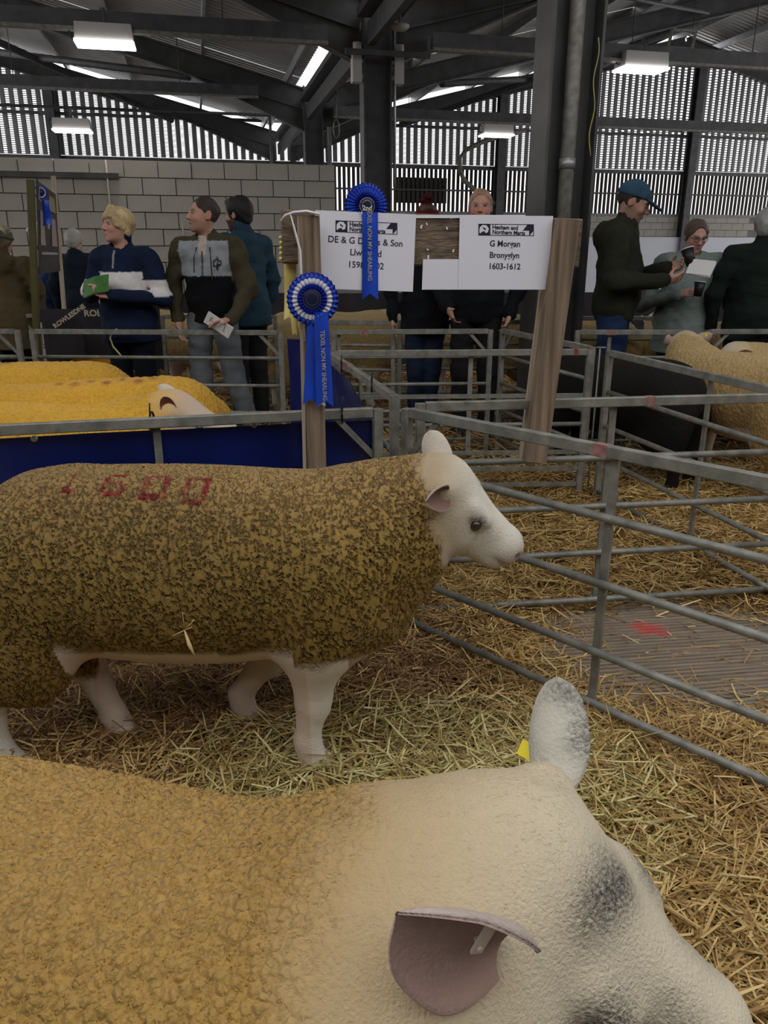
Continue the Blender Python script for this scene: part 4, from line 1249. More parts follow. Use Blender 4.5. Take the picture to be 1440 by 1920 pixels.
ramB = sheep('ram', (-0.49, 0.665, 0.03), R(-10), 'golden-brown ram with yellow ear tag, its head lowered beside the slanting hurdle', 0.0062, mat_=M_FL_B,
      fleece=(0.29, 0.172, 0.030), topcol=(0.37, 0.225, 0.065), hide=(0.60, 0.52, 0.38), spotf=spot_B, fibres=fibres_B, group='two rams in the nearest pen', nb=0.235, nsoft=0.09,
      pose=dict(poll=(0.668, 0.07, 0.838), hd=(0.82, -0.08, -0.565), hu=(0.50, -0.37, 0.784), hk=1.12,
                fore=[((0.37, -.125, 0.42), (0.385, -.12, 0.235), (0.375, -.115, 0.10), (0.40, -.115, 0.0)), ((0.37, .125, 0.42), (0.37, .12, 0.235), (0.35, .115, 0.10), (0.375, .115, 0.0))],
                hind=[((-0.36, -.13, 0.40), (-0.53, -.125, 0.27), (-0.53, -.12, 0.10), (-0.50, -.12, 0.0)), ((-0.36, .12, 0.40), (-0.50, .125, 0.27), (-0.49, .12, 0.10), (-0.46, .12, 0.0))]),
      ears=[dict(d=(-.68, -.48, .56), n=(-.10, -.80, .12), off=(.008, -.038, .052), L=0.13, W=0.053, cup0=1.7, cup1=1.1, out=(0.52, 0.42, 0.36), inn=(0.34, 0.22, 0.18), spots=(55, 0.1),
                 tag=(0.45, 1, 0.4, 0.02, 0.4, (0.045, 0.010, 0.003), M_TAGW)),
            dict(d=(.06, .62, .78), n=(.45, .45, -.75), L=0.135, W=0.036, cup0=1.4, cup1=0.8, out=(0.58, 0.55, 0.46), spots=(70, 0.35),
                 tag=(0.36, 1, 1.1, 0.024, 0.35, (0.026, 0.019, 0.004), M_TAG))])

# ---- sheep in the other pens
TAN = (0.34, 0.235, 0.09)
LEGS_N = dict(fore=[((0.37, sg * .125, 0.42), (0.37, sg * .12, 0.235), (0.355, sg * .115, 0.10), (0.38, sg * .115, 0.0)) for sg in (-1, 1)],
              hind=[((-0.36, sg * .125, 0.40), (-0.53, sg * .125, 0.27), (-0.53, sg * .12, 0.10), (-0.50, sg * .12, 0.0)) for sg in (-1, 1)])
def smear(spots, col=(0.30, 0.045, 0.02)):
    def f(v, c):
        for x, y, a, b in spots:
            d = np.hypot((v[:, 0] - x) / a, (v[:, 1] - y) / b)
            m = (np.clip(1.4 - d, 0, 1) * (v[:, 2] > .6) * np.clip(.8 + .4 * wob(v, 70, 44), 0, 1))[:, None]
            c = c * (1 - m * .85) + np.array(col) * m * .85
        return c
    return f
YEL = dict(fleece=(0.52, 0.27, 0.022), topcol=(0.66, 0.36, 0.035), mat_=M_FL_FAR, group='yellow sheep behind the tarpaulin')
sheep('sheep', (-1.36, 3.58, .03), R(196), 'bright yellow sheep with dark red number smudges along its back', .013, pose=dict(poll=(.68, -.1, .72), hd=(.7, -.3, -.6), **LEGS_N), marks=smear([(-.28 + i * .07, .02 + .04 * (i % 2), .022, .035) for i in range(7)]), **YEL)
sheep('sheep', (-1.95, 4.18, .03), R(184), 'bright yellow sheep standing behind its smudged yellow neighbour', .014, pose=dict(poll=(.70, 0, .86), **LEGS_N), marks=smear([(.1, .0, .05, .03)]), **YEL)
sheep('sheep', (-1.50, 2.98, .03), R(2), 'pale-headed yellow sheep with brown inner ear just behind the tarpaulin hurdle', .011, pose=dict(poll=(.70, .02, .86), hd=(.9, .1, -.35), hu=(.35, 0, .9), **LEGS_N), hide=(0.66, 0.52, 0.40),
      ears=[dict(d=(-.25, -.25, .9), n=(.25, -.9, .2), inn=(0.16, 0.045, 0.025), L=.075, W=.027, tag=(0.15, -1, .3, .01, 0.1, (.022, .012, .004), mat('green_tag', (.12, .25, .12), .4))), dict(d=(-.6, .5, .5), n=(.5, .2, -.4))], **YEL)
sheep('sheep', (1.52, 4.98, .03), R(133), 'black sheep standing behind the slanting rails of the far pen', .012, pose=dict(poll=(.62, -.10, .80), hd=(.45, -.7, -.55), hu=(.5, -.2, .8), **LEGS_N), fleece=(0.011, 0.009, 0.008), topcol=(0.016, 0.013, 0.011), hide=(0.010, 0.008, 0.008), belly=(0.01, .008, .008), mat_=M_FL_BLK, scale=.93,
      ears=[dict(d=(-.35, -.8, .25), n=(.5, -.2, -.4), out=(.012, .01, .01), inn=(.02, .015, .015)), dict(d=(-.35, .8, .25), n=(.5, .2, -.4), out=(.012, .01, .01), inn=(.02, .015, .015))])
sheep('sheep', (2.25, 4.80, .03), R(112), 'tan sheep with red mark on its rump, seen from behind beside the black sheep', .011, pose=dict(poll=(.60, -.02, .90), hd=(.74, -.55, -.36), hu=(.3, -.1, .95), **LEGS_N), fleece=(0.36, 0.235, 0.085), topcol=(0.46, 0.32, 0.14), mat_=M_FL_FAR, marks=smear([(-.25, -.1, .05, .05), (-.13, -.1, .04, .04)], (.40, .06, .07)), scale=.97,
      ears=[dict(d=(-.2, -.85, .35), n=(.8, -.1, .1), out=(.40, .29, .25), L=.12, tag=(0.6, 1, .5, .0, 0.2, (.02, .02, .004), M_TAG)), dict(d=(-.2, .85, .35), n=(.8, .1, .1), out=(.40, .29, .25), L=.11)])
sheep('sheep', (3.05, 5.27, .03), R(176), 'tan sheep side-on behind the one with the red rump mark', .014, pose=LEGS_N, fleece=(0.42, 0.28, 0.10), topcol=(0.50, 0.36, 0.16), mat_=M_FL_FAR, scale=.97)
FAR = dict(mat_=M_FL_FAR, group='tan sheep in the far pens', fleece=TAN, topcol=(0.46, 0.33, 0.15))
sheep('sheep', (-.50, 7.38, .03), R(6), 'tan sheep behind the rosette ribbons in a far pen', .016, pose=LEGS_N, **FAR)
sheep('sheep', (-.62, 8.05, .03), R(4), 'pale tan sheep farther back than the one behind the rosette', .018, pose=LEGS_N, **FAR)
sheep('sheep', (.92, 7.75, .03), R(168), 'tan sheep with white face between the red-hatted person and the bald man', .016, pose=dict(poll=(.70, 0, .70), **LEGS_N), **FAR)
sheep('sheep', (1.75, 7.25, .03), R(170), 'tan sheep behind the legs of the man in the cap', .016, pose=LEGS_N, **FAR)
sheep('sheep', (2.80, 7.1, .03), R(100), 'tan sheep seen from behind between the man in the cap and the woman', .016, pose=LEGS_N, **FAR)
sheep('sheep', (-1.72, 7.75, .03), R(150), 'tan sheep behind the hurdle between the blonde woman and the hoodie man', .016, pose=LEGS_N, **FAR)
# ================================================================== people
M_SKIN = mat('skin', (0.5, 0.3, 0.22), 0.55, vcol='Col', bump=0.08, bscale=150, spec=0.35)
M_CLOTH = mat('cloth', (0.1, 0.1, 0.1), 0.9, vcol='Col', var=0.10, vscale=30, bump=0.25, bscale=220, sheen=0.02, spec=0.12)
M_DENIM = mat('denim', (0.1, 0.1, 0.1), 0.85, vcol='Col', var=0.22, vscale=9, bump=0.3, bscale=260, spec=0.2)
M_HAIR = mat('hair', (0.1, 0.1, 0.1), 0.6, vcol='Col', var=0.35, vscale=14, stretch=(14, 14, 2.5), bump=0.8, bscale=14, spec=0.4)
M_EYEW = mat('eye_white', (0.30, 0.27, 0.25), 0.3)
M_PUPIL = mat('pupil', (0.02, 0.018, 0.015), 0.15)
M_SHOE = mat('shoe', (0.03, 0.026, 0.022), 0.6, var=0.3)

def rot_head(yaw, pitch, roll=0.0):
    return Matrix.Rotation(yaw, 3, 'Z') @ Matrix.Rotation(pitch, 3, 'X') @ Matrix.Rotation(roll, 3, 'Y')
def hand(F, w, d, n, side, curl=0.35, sc=1.0, spread=0.0, thumb=0.5):
    """palm and five fingers; d towards the fingers, n out of the palm, side = +1/-1 puts the thumb"""
    d, n, s = basis(d, n)
    w, d, n, s = (np.array(x) for x in (w, d, n, s)); s = s * side
    F.cone(w, w + d * 0.035 * sc, 0.026 * sc, 0.024 * sc, 0.012)
    for o in (-0.026, 0, 0.024):
        F.cone(w + d * .03 * sc + s * o * .7 * sc, w + d * 0.085 * sc + s * o * sc, 0.018 * sc, 0.0145 * sc, 0.012)
    for o, ln in ((-0.031, 0.80), (-0.0105, 0.95), (0.0105, 1.0), (0.031, 0.93)):
        p = w + d * 0.088 * sc + s * o * sc
        a = 0.12 + curl * 0.5
        dirr = d + s * o * spread
        for L, r0, r1 in ((0.042, .0098, .0090), (0.027, .0090, .0082), (0.021, .0082, .0068)):
            v = dirr * math.cos(a) + n * math.sin(a); v = v / np.linalg.norm(v)
            e = p + v * L * ln * sc
            F.cone(p, e, r0 * sc, r1 * sc, 0.004); p = e; a += curl
    p = w + d * 0.03 * sc + s * 0.030 * sc
    v = d * 0.6 + s * (0.75 - thumb * .5) + n * thumb; v /= np.linalg.norm(v)
    e = p + v * 0.045 * sc; F.cone(p, e, 0.014 * sc, 0.011 * sc, 0.008)
    v2 = d * 0.8 + n * thumb + s * (0.2 - thumb * .3); v2 /= np.linalg.norm(v2)
    F.cone(e, e + v2 * 0.032 * sc, 0.011 * sc, 0.0085 * sc, 0.004)

def person(loc, yaw, label, H=1.75, jacket=None, trousers=(0.03, 0.03, 0.035), skin=(0.50, 0.29, 0.215), hair=None, hairc=(0.05, 0.035, 0.025), head=(0, 0, 0),
           arms=None, hands=(None, None), girth=1.0, hem=0.86, collar=None, legs=None, face=True, group='people at the pens', mouth=0.0, h=0.008, hat=None, glasses=False,
           beard=None, lean=0.0, width=1.0, blush=0.5, hood=None, denim=True, wrink=0.009, bag=0.0, headsc=1.0):
    k = H / 1.75
    root = empty('person', loc, yaw, label, 'person', group)
    root.matrix_basis = Matrix.LocRotScale(V(loc), Euler((0, 0, yaw)), V((k, k, k)))
    root.scale = (k, k, k)
    SX = 0.185 * width
    if arms is None: arms = [((-SX - .09, 0.0, 1.15), (-SX - .08, -.06, 0.90)), ((SX + .09, 0.0, 1.15), (SX + .08, -.06, 0.90))]
    shl = [(-SX, 0.0, 1.405), (SX, 0.0, 1.405)]
    Rh = rot_head(*head) @ Matrix.Scale(headsc, 3)
    hc = V((0, -0.025 - lean, 1.615)) + rot_head(*head) @ V((0, -0.01, 0.02)) - V((0, -0.01, 0.02))
    RH = np.array(rot_head(*head))
    def hp(x, y, z): return np.array(hc + Rh @ V((x, y, z)))
    # ---------------- skin body
    fine = [(hc.z - 0.14, hc.z + 0.14)]
    xr = [-0.34, 0.34]; yr = [-0.2, 0.2]
    for (e, w_), hd_ in zip(arms, hands):
        for p in (e, w_):
            xr = [min(xr[0], p[0] - .12), max(xr[1], p[0] + .12)]; yr = [min(yr[0], p[1] - .14), max(yr[1], p[1] + .14)]
        if hd_: fine.append((w_[2] - 0.15, w_[2] + 0.15))
    F = Field(axis(xr[0], xr[1], h), axis(yr[0], yr[1], h), axis(-0.01, 1.78, 0.03, fine, h))
    F.ell((0, 0, 1.22), (0.13, 0.09, 0.26), 0.03); F.ell((0, 0, 0.95), (0.13, 0.09, 0.12), 0.03)
    F.cone((0, 0.01, 1.40), hp(0, 0.012, -0.055), 0.062, 0.052, 0.03)
    legs = legs or [((-.09, 0, .92), (-.10, -.01, .49), (-.10, .02, .07)), ((.09, 0, .92), (.10, -.01, .49), (.10, .02, .07))]
    for a, b, c in legs: F.chain([a, b, c], [0.06, 0.045, 0.035], 0.03)
    for s_, (e, w_) in zip(shl, arms): F.chain([s_, e, w_], [0.045, 0.038, 0.028], 0.02)
    for i, hd_ in enumerate(hands):
        if hd_: hand(F, arms[i][1], *hd_)
        else:
            e, w_ = arms[i]; dd = (V(w_) - V(e)).normalized()
            hand(F, w_, dd, (1 if i == 0 else -1, -0.2, 0.1), 1 if i == 0 else 1, 0.3)
    F.ell(hp(0, .016, .030), (.076 * headsc, .095 * headsc, .088 * headsc), .03, rot=RH)
    F.ell(hp(0, -.028, -.032), (.063 * headsc, .066 * headsc, .084 * headsc), .03, rot=RH)
    F.ell(hp(0, -.030, -.078), (.053 * headsc, .056 * headsc, .038 * headsc), .02, rot=RH)
    F.ell(hp(0, -.076, -.098), (.022, .017, .016), .018, rot=RH)
    if face:
        F.cone(hp(0, -.090, .014), hp(0, -.112, -.026), .0085, .0125, .012)
        for s_ in (-1, 1):
            F.ell(hp(s_ * .012, -.102, -.030), (.0085, .010, .0075), .006, rot=RH)
            F.cone(hp(s_ * .012, -.089, .026), hp(s_ * .045, -.076, .028), .010, .009, .010)
            F.ell(hp(s_ * .038, -.066, -.028), (.022, .020, .022), .016, rot=RH)
            F.ell(hp(s_ * .031, -.098, .008), (.016, .012, .009), .008, rot=RH, mode='s')
        F.ell(hp(0, -.0925, -.0555), (.022, .010, .0062), .006, rot=RH); F.ell(hp(0, -.0905, -.0665 - mouth), (.019, .010, .0068), .006, rot=RH)
        if mouth: F.ell(hp(0, -.100, -.0605 - mouth * .5), (.014, .016, mouth * .55), .004, rot=RH, mode='s')
    for s_ in (-1, 1):
        F.ell(hp(s_ * .077, .012, -.004), (.010, .021, .033), .008, rot=RH)
        F.ell(hp(s_ * .087, .006, -.002), (.006, .011, .019), .005, rot=RH, mode='s')
    sk = np.array(skin)
    def skinc(v):
        c = np.tile(sk, (len(v), 1)) * (1 + 0.05 * wob(v, 60, 71)[:, None])
        def b(p, r, col, a):
            nonlocal c
            w_ = (np.exp(-((v - p) ** 2).sum(1) / (r * r)) * a)[:, None]
            c = c * (1 - w_) + np.array(col) * w_
        for s_ in (-1, 1):
            b(hp(s_ * .042, -.08, -.025), .028, sk * (1.05, .72, .70), blush)
            b(hp(s_ * .08, .01, 0), .03, sk * (1.05, .75, .70), .5)
            for q in (.018, .030, .042): b(hp(s_ * q, -.094 + q * .3, .030), .008, np.array(hairc) * .8 + sk * .1, .75)
            b(hp(s_ * .031, -.09, .010), .010, sk * .35, .7)
        b(hp(0, -.112, -.026), .016, sk * (1.05, .75, .70), .5)
        for q in (-.014, 0, .014): b(hp(q, -.100, -.060), .009, sk * (.85, .45, .45), .8)
        if mouth: b(hp(0, -.096, -.0605 - mouth * .5), .011, (0.03, 0.01, 0.01), .95)
        if beard:
            p = (v - np.array(hc)) @ RH
            w_ = np.clip((-.028 - p[:, 2] + .012 * wob(v, 70, 73)) / .02, 0, 1) * np.clip((.05 - p[:, 1]) / .03, 0, 1) * (p[:, 2] > -.14) * (np.linalg.norm(v - np.array(hc), axis=1) < .16)
            w_ = (w_ * beard[1])[:, None]
            c = c * (1 - w_) + np.array(beard[0]) * w_
        return np.clip(c, .004, .9)
    solid('body', F, M_SKIN, root, skinc, 1)
    if face:
        for s_ in (-1, 1):
            eo = MB().ball(tuple(hp(s_ * .031, -.0765, .009)), .0118 * headsc, 12).obj('eye', M_EYEW, root, True)
            MB().ball(tuple(hp(s_ * .031, -.0832, .009)), .0068 * headsc, 10).obj('pupil', M_PUPIL, eo, True)
    # ---------------- hair
    def shell(name, inflate, cuts, col, m, extra=None, rip=0.004, seed=5, face_cut=None):
        A = [axis(hc[i] - .19, hc[i] + .19, .0075) for i in range(3)]
        K = Field(*A)
        K.ell(hp(0, .018, .032), tuple((np.array((.076, .095, .088)) + inflate) * headsc), .02, rot=RH)
        if extra: extra(K)
        if rip: K.ripple(rip, 90, seed)
        if face_cut: K.ell(hp(*face_cut[0]), face_cut[1], .01, rot=RH, mode='s')
        for p, n in cuts: K.cut(hp(*p), np.array(Rh @ V(n)), .012)
        cc = np.array(col)
        return solid(name, K, m, root, lambda v: np.clip(cc * (1 + 0.22 * wob(v, 55, seed)[:, None]), .003, .9), 1)
    if hair == 'crop':
        shell('hair', .005, [((0, .03, -.050), (0, -.35, -1)), ((0, -.042, 0), (0, -1, -.75))], hairc, M_HAIR, face_cut=((0, -.088, .0), (.066, .064, .086)))
    elif hair == 'short':
        shell('hair', .014, [((0, -.072, .052), (0, -.85, -.40)), ((0, .05, -.070), (0, -.30, -1))], hairc, M_HAIR, lambda K: (K.ell(hp(0, -.045, .092), (.055, .045, .030), .02, rot=RH), K.ell(hp(0, .06, -.03), (.062, .045, .055), .02, rot=RH)))
    elif hair == 'bob':
        def ex(K):
            K.ell(hp(0, .045, -.01), (.080, .062, .085), .02, rot=RH)
            for q in range(5):
                K.cone(hp(.030 - q * .0, -.055, .110), hp(-.058 + q * .028, -.098 + abs(q - 2) * .006, .040 + q * .004), .022, .012, .02)
            K.cone(hp(.06, -.06, .07), hp(.078, -.045, .0), .022, .014, .02)
            K.cone(hp(-.06, -.06, .07), hp(-.076, -.035, .02), .018, .010, .02)
        shell('hair', .016, [((0, .0, -.085), (0, -.2, -1))], hairc, M_HAIR, ex, .005)
    elif hair == 'back':
        shell('hair', .008, [((0, -.045, 0), (0, -1, -.5)), ((0, .05, -.075), (0, -.3, -1))], hairc, M_HAIR, lambda K: (K.ell(hp(0, .085, .0), (.05, .045, .06), .03, rot=RH), K.cone(hp(-.072, -.03, .04), hp(-.074, -.005, -.03), .014, .010, .01), K.cone(hp(.072, -.03, .04), hp(.076, -.02, -.05), .016, .010, .01)), face_cut=((0, -.092, .012), (.058, .062, .080)))
    if hat == 'cap':
        cap = shell('cap', .016, [((0, 0, .030), (0, -.12, -1))], hairc if False else (0.035, 0.075, 0.12), M_CLOTH, None, 0)
        pk = Field(*[axis(hc[i] - .24, hc[i] + .24, .008) for i in range(3)])
        pk.ell(hp(0, -.115, .036), (.068, .085, .012), .01, rot=np.array(Rh @ Matrix.Rotation(R(12), 3, 'X')))
        pk.cut(hp(0, -.06, .03), np.array(Rh @ V((0, 1, 0))), .01)
        solid('cap_peak', pk, M_CLOTH, cap, lambda v: np.tile((0.028, 0.058, 0.10), (len(v), 1)), 1)
        MB().ball(tuple(hp(0, .02, .138)), .010, 10).obj('cap_button', M_CLOTH, cap, True)
    if hat in ('beanie_red', 'beanie_pale'):
        cols = {'beanie_red': (0.10, 0.012, 0.015), 'beanie_pale': (0.13, 0.125, 0.10)}[hat]
        bn = shell('beanie', .020, [((0, 0, .012), (0, -.18, -1))], cols, M_CLOTH, None, .003)
        MB().path([tuple(hp(.099 * math.sin(a), .02 - .118 * math.cos(a), .028 - .018 * math.cos(a))) for a in [i * 6.2832 / 24 for i in range(24)]], .013, 8, closed=True).obj('beanie_cuff', mat('cuff', cols, 0.9, var=.3, vscale=60), bn, True)
        pc = hp(0, .03, .165) if hat == 'beanie_red' else hp(-.06, .05, .10)
        K = Field(*[axis(pc[i] - .08, pc[i] + .08, .0075) for i in range(3)])
        K.ell(pc, (.047,) * 3, .02); K.ripple(.008, 130, 9)
        solid('pompom', K, M_CLOTH, bn, lambda v: np.clip(np.array((0.05, 0.008, 0.01) if hat == 'beanie_red' else (0.42, 0.36, 0.24)) * (1 + .3 * wob(v, 120, 4)[:, None]), .003, .9), 0)
    if glasses:
        g = MB()
        for s_ in (-1, 1):
            g.path([tuple(hp(s_ * .033 + .024 * math.cos(a), -.104 + .008 * abs(math.cos(a)), .004 + .017 * math.sin(a))) for a in [i * 6.2832 / 20 for i in range(20)]], .0024, 6, closed=True)
            g.path([tuple(hp(s_ * .057, -.098, .010)), tuple(hp(s_ * .080, -.03, .012)), tuple(hp(s_ * .082, .015, .008))], .0022, 6)
        g.path([tuple(hp(-.009, -.108, .008)), tuple(hp(.009, -.108, .008))], .0022, 6)
        g.obj('glasses', mat('glasses_frame', (0.06, 0.025, 0.02), 0.3), root, True)
    # ---------------- jacket
    J = Field(axis(xr[0] - .03, xr[1] + .03, .0115), axis(yr[0] - .03, yr[1] + .03, .0115), axis(hem - .05, 1.66, .0115))
    gx = girth
    J.ell((0, 0.0, 1.27), (0.178 * width, 0.125 + .02 * (gx - 1), 0.21), .06)
    J.ell((0, -0.015 * gx, 1.10), (0.172 * gx, 0.130 * gx, 0.22), .06)
    J.ell((0, 0, 0.95), (0.178 * gx, 0.130 * gx, 0.18), .05)
    if hem < 0.83: J.cone((0, 0, .95), (0, 0, hem - .04), .165 * gx, .18 * gx, .05)
    J.cone((-SX * .85, 0, 1.405), (SX * .85, 0, 1.405), .078, .078, .05)
    J.cone((0, .01, 1.36), (0, -.005 - lean * .5, 1.475), .115, .074, .05)
    if bag: J.ell((0, -.10, 1.22), (.15 * width, .09, .11), .05)
    ends = []
    for s_, (e, w_) in zip(shl, arms):
        s_, e, w_ = np.array(s_), np.array(e), np.array(w_)
        w2 = w_ + (w_ - e) / np.linalg.norm(w_ - e) * 0.005
        J.chain([s_, e, w2], [.078, .060, .043], .035)
        J.ell(e, (.062,) * 3, .03)
        J.cone(w2 - (w_ - e) / np.linalg.norm(w_ - e) * .04, w2, .047, .044, .008)
    if collar == 'stand': J.cone((0, .005, 1.43), (0, -.008 - lean, 1.535), .076, .068, .015)
    elif collar == 'low': J.cone((0, .01, 1.42), (0, .0 - lean, 1.49), .082, .070, .015)
    if hood:
        J.cone((-.10, .06, 1.44), (.10, .06, 1.44), .052, .052, .03); J.ell((0, .115, 1.40), (.12, .065, .10), .04)
        J.cone((-.085, .02, 1.46), (-.045, -.075, 1.41), .036, .024, .02); J.cone((.085, .02, 1.46), (.045, -.075, 1.41), .036, .024, .02)
    if wrink:
        J.ripple(wrink, 26, 31 + int(abs(loc[0]) * 10), (1, 1, 1.7)); J.ripple(wrink * .45, 70, 32, (.7, .7, 2.0))
    J.cone((0, -.02, 1.47), hp(0, -.01, -.06), .058, .066, .01, mode='s')
    J.cut((0, 0, hem), (0, 0, -1), .01)
    def jc(v):
        da = np.full(len(v), 9.0)
        for s_, (e, w_) in zip(shl, arms):
            for a, b in ((np.array(s_), np.array(e)), (np.array(e), np.array(w_))):
                t = np.clip(((v - a) @ (b - a)) / ((b - a) @ (b - a)), 0, 1)
                da = np.minimum(da, np.linalg.norm(v - a - t[:, None] * (b - a), axis=1))
        slv = ((np.abs(v[:, 0]) > SX * .93) & (da < .095)) | (da < .07)
        return np.clip(jacket(v, slv), .003, .9)
    jo = solid('jacket', J, M_CLOTH, root, jc, 1)
    # ---------------- trousers and shoes
    T = Field(axis(-.34, .34, .013), axis(-.26, .26, .013), axis(.02, 1.02, .015))
    T.ell((0, 0, .95), (.165 * gx, .118 * gx, .13), .04)
    for a, b, c in legs:
        T.chain([a, b, c], [.098 * (.5 + .5 * gx), .073, .060], .03)
    T.ripple(.006, 22, 77, (1, 1, 1.8)); T.ripple(.0045, 60, 78, (.7, .7, 1.9))
    T.cut((0, 0, .05), (0, 0, -1))
    tcol = np.array(trousers)
    solid('trousers', T, M_DENIM if denim else M_CLOTH, root, lambda v: np.clip(tcol * (1 + .15 * wob(v, 14, 79)[:, None]), .003, .9), 1)
    for a, b, c in legs:
        S = Field(axis(c[0] - .08, c[0] + .08, .012), axis(c[1] - .25, c[1] + .12, .012), axis(-.012, .14, .012))
        S.cone((c[0], c[1] - .15, .035), (c[0], c[1] + .03, .045), .040, .042, .02); S.cone((c[0], c[1], .09), (c[0], c[1] - .05, .06), .05, .045, .02); S.cut((0, 0, 0), (0, 0, -1))
        solid('shoe', S, M_SHOE, root, None, 1)
    def wp(x, y, z):
        return root.matrix_basis @ V((x, y, z))
    root_frames = dict(root=root, wp=wp, hp=hp, jo=jo, k=k, yaw=yaw)
    return root_frames
def plain(col): return lambda v, s: np.tile(np.array(col), (len(v), 1)) * (1 + .08 * wob(v, 18, 3)[:, None])
def ground(u, Y):
    return V(((u - 720) / FPX * (Y * math.cos(PITCH) + (CAM_H - 1.0) * math.sin(PITCH)), Y, 0.03))

# --- woman in navy and white pullover reading a green booklet
def jk_woman(v, s):
    c = np.tile((0.010, 0.017, 0.045), (len(v), 1))
    band = ((v[:, 2] > 1.165) & (v[:, 2] < 1.30) & ~s) | (s & (v[:, 2] > 1.135) & (v[:, 2] < 1.245) & (v[:, 1] > -.14))
    c[band] = (0.72, 0.68, 0.66)
    zp = (np.abs(v[:, 0] + .01) < .006) & (v[:, 1] < -.05) & (v[:, 2] > 1.33) & (v[:, 2] < 1.45)
    c[zp] = (0.4, 0.4, 0.42)
    return c
WP = ground(243, 5.95)
w1 = person(WP, R(-14), 'woman with short blonde hair in navy and white pullover reading a green booklet', 1.75, jk_woman, (0.010, 0.012, 0.018), (0.54, 0.30, 0.235), 'bob', (0.62, 0.47, 0.24),
            head=(R(-34), R(-4), 0), arms=[((-.29, -.03, 1.14), (-.13, -.27, 1.19)), ((.32, -.04, 1.12), (.08, -.30, 1.145))],
            hands=[((.55, -.35, .25), (.6, -.3, -.4), 1, .55, .95, 0, .6), ((-.85, -.25, .12), (.15, -.5, .8), 1, .55, .95, 0, .6)], girth=1.15, hem=.80, collar='stand', bag=1, denim=False, blush=.8, width=1.03)
# --- man in hoodie
def jk_hoodie(v, s):
    c = np.tile((0.30, 0.315, 0.335), (len(v), 1))
    low = v[:, 2] < 1.215
    c[low] = (0.006, 0.0065, 0.008)
    c[s] = (0.060, 0.050, 0.028)
    hd_ = (v[:, 2] > 1.385) & ((v[:, 1] > -.02) | (v[:, 2] > 1.45)) & ~s
    c[hd_] = (0.060, 0.050, 0.028)
    sh = (v[:, 2] > 1.36) & (np.abs(v[:, 0]) < .032) & (v[:, 1] < -.06) & (v[:, 2] > 1.36)
    c[sh] = (0.50, 0.40, 0.36)
    zp = (np.abs(v[:, 0]) < .006) & (v[:, 1] < -.06) & (v[:, 2] > 1.215) & (v[:, 2] < 1.38)
    c[zp] = (0.02, 0.02, 0.02)
    lg = (np.abs(np.hypot(v[:, 0] - .10, (v[:, 2] - 1.30)) - .024) < .0065) & (v[:, 1] < -.04) & ~s
    lg |= (np.abs(v[:, 0] - .105) < .006) & (v[:, 2] > 1.25) & (v[:, 2] < 1.35) & (v[:, 1] < -.04) & ~s
    c[lg] = (0.02, 0.022, 0.03)
    return c
HP = ground(398, 5.98)
w2 = person(HP, R(-8), 'man with open mouth in grey, black and olive hoodie, hand on the hurdle', 1.83, jk_hoodie, (0.15, 0.165, 0.18), (0.50, 0.275, 0.20), 'crop', (0.045, 0.033, 0.025),
            head=(R(-52), R(-4), 0), arms=[((-.28, .0, 1.13), (-.22, -.09, .90)), ((.30, -.04, 1.13), (.235, -.27, .93))],
            hands=[None, ((-.75, -.5, .02), (.0, -.15, -1), 1, .35, 1.0, 0, .3)], hem=.90, hood=True, collar=None, mouth=.014, beard=((0.25, 0.14, 0.10), .35), width=1.05,
            legs=[((-.09, 0, .92), (-.10, -.03, .49), (-.08, .02, .07)), ((.09, 0, .92), (.16, -.05, .49), (.27, .0, .07))], blush=.7)
for sx_, zz in ((-.05, 1.24), (.07, 1.19)):
    MB().path([(sx_ * .8, -.108, 1.405), (sx_, -.142, 1.34), (sx_ * 1.05, -.148, zz + .02), (sx_ * 1.05, -.148, zz)], .0045, 6).obj('drawstring', M_SHOE, w2['root'], True)
# --- man in teal sweater seen from behind
w3 = person(ground(462, 6.45), R(-128), 'dark-haired bearded man in teal sweater turned away behind the hoodie man', 1.86, plain((0.020, 0.048, 0.072)), (0.012, 0.012, 0.014), (0.48, 0.27, 0.20), 'short', (0.010, 0.008, 0.007),
            head=(R(12), R(6), 0), beard=((0.03, 0.018, 0.012), .9), collar='stand', hem=.82, girth=1.08, width=1.06)
# --- people towards the block wall
w4 = person(ground(20, 7.3), R(178), 'person in olive quilted coat and pale bobble beanie seen from behind', 1.66, plain((0.105, 0.080, 0.040)), (0.012, 0.012, 0.012), hair='bob', hairc=(0.2, 0.15, 0.09), hat='beanie_pale', hem=.62, girth=1.22, hood=True, collar='stand', face=False, h=.011, width=1.08)
w5 = person(ground(150, 8.6), R(176), 'grey-haired person in dark navy jacket seen from behind', 1.68, plain((0.012, 0.017, 0.028)), (0.02, 0.02, 0.025), hair='short', hairc=(0.42, 0.40, 0.36), hem=.78, girth=1.12, collar='low', face=False, h=.011, width=1.08)
w6 = person(ground(104, 9.2), R(-60), 'white-haired person in blue jacket bending forward behind the poster', 1.76, plain((0.018, 0.035, 0.11)), (0.02, 0.02, 0.025), hair='short', hairc=(0.55, 0.50, 0.42), head=(0, R(28), 0), hem=.80, collar='low', h=.011, lean=.06,
            arms=[((-.26, -.10, 1.12), (-.20, -.22, .88)), ((.26, -.10, 1.12), (.22, -.24, .86))])
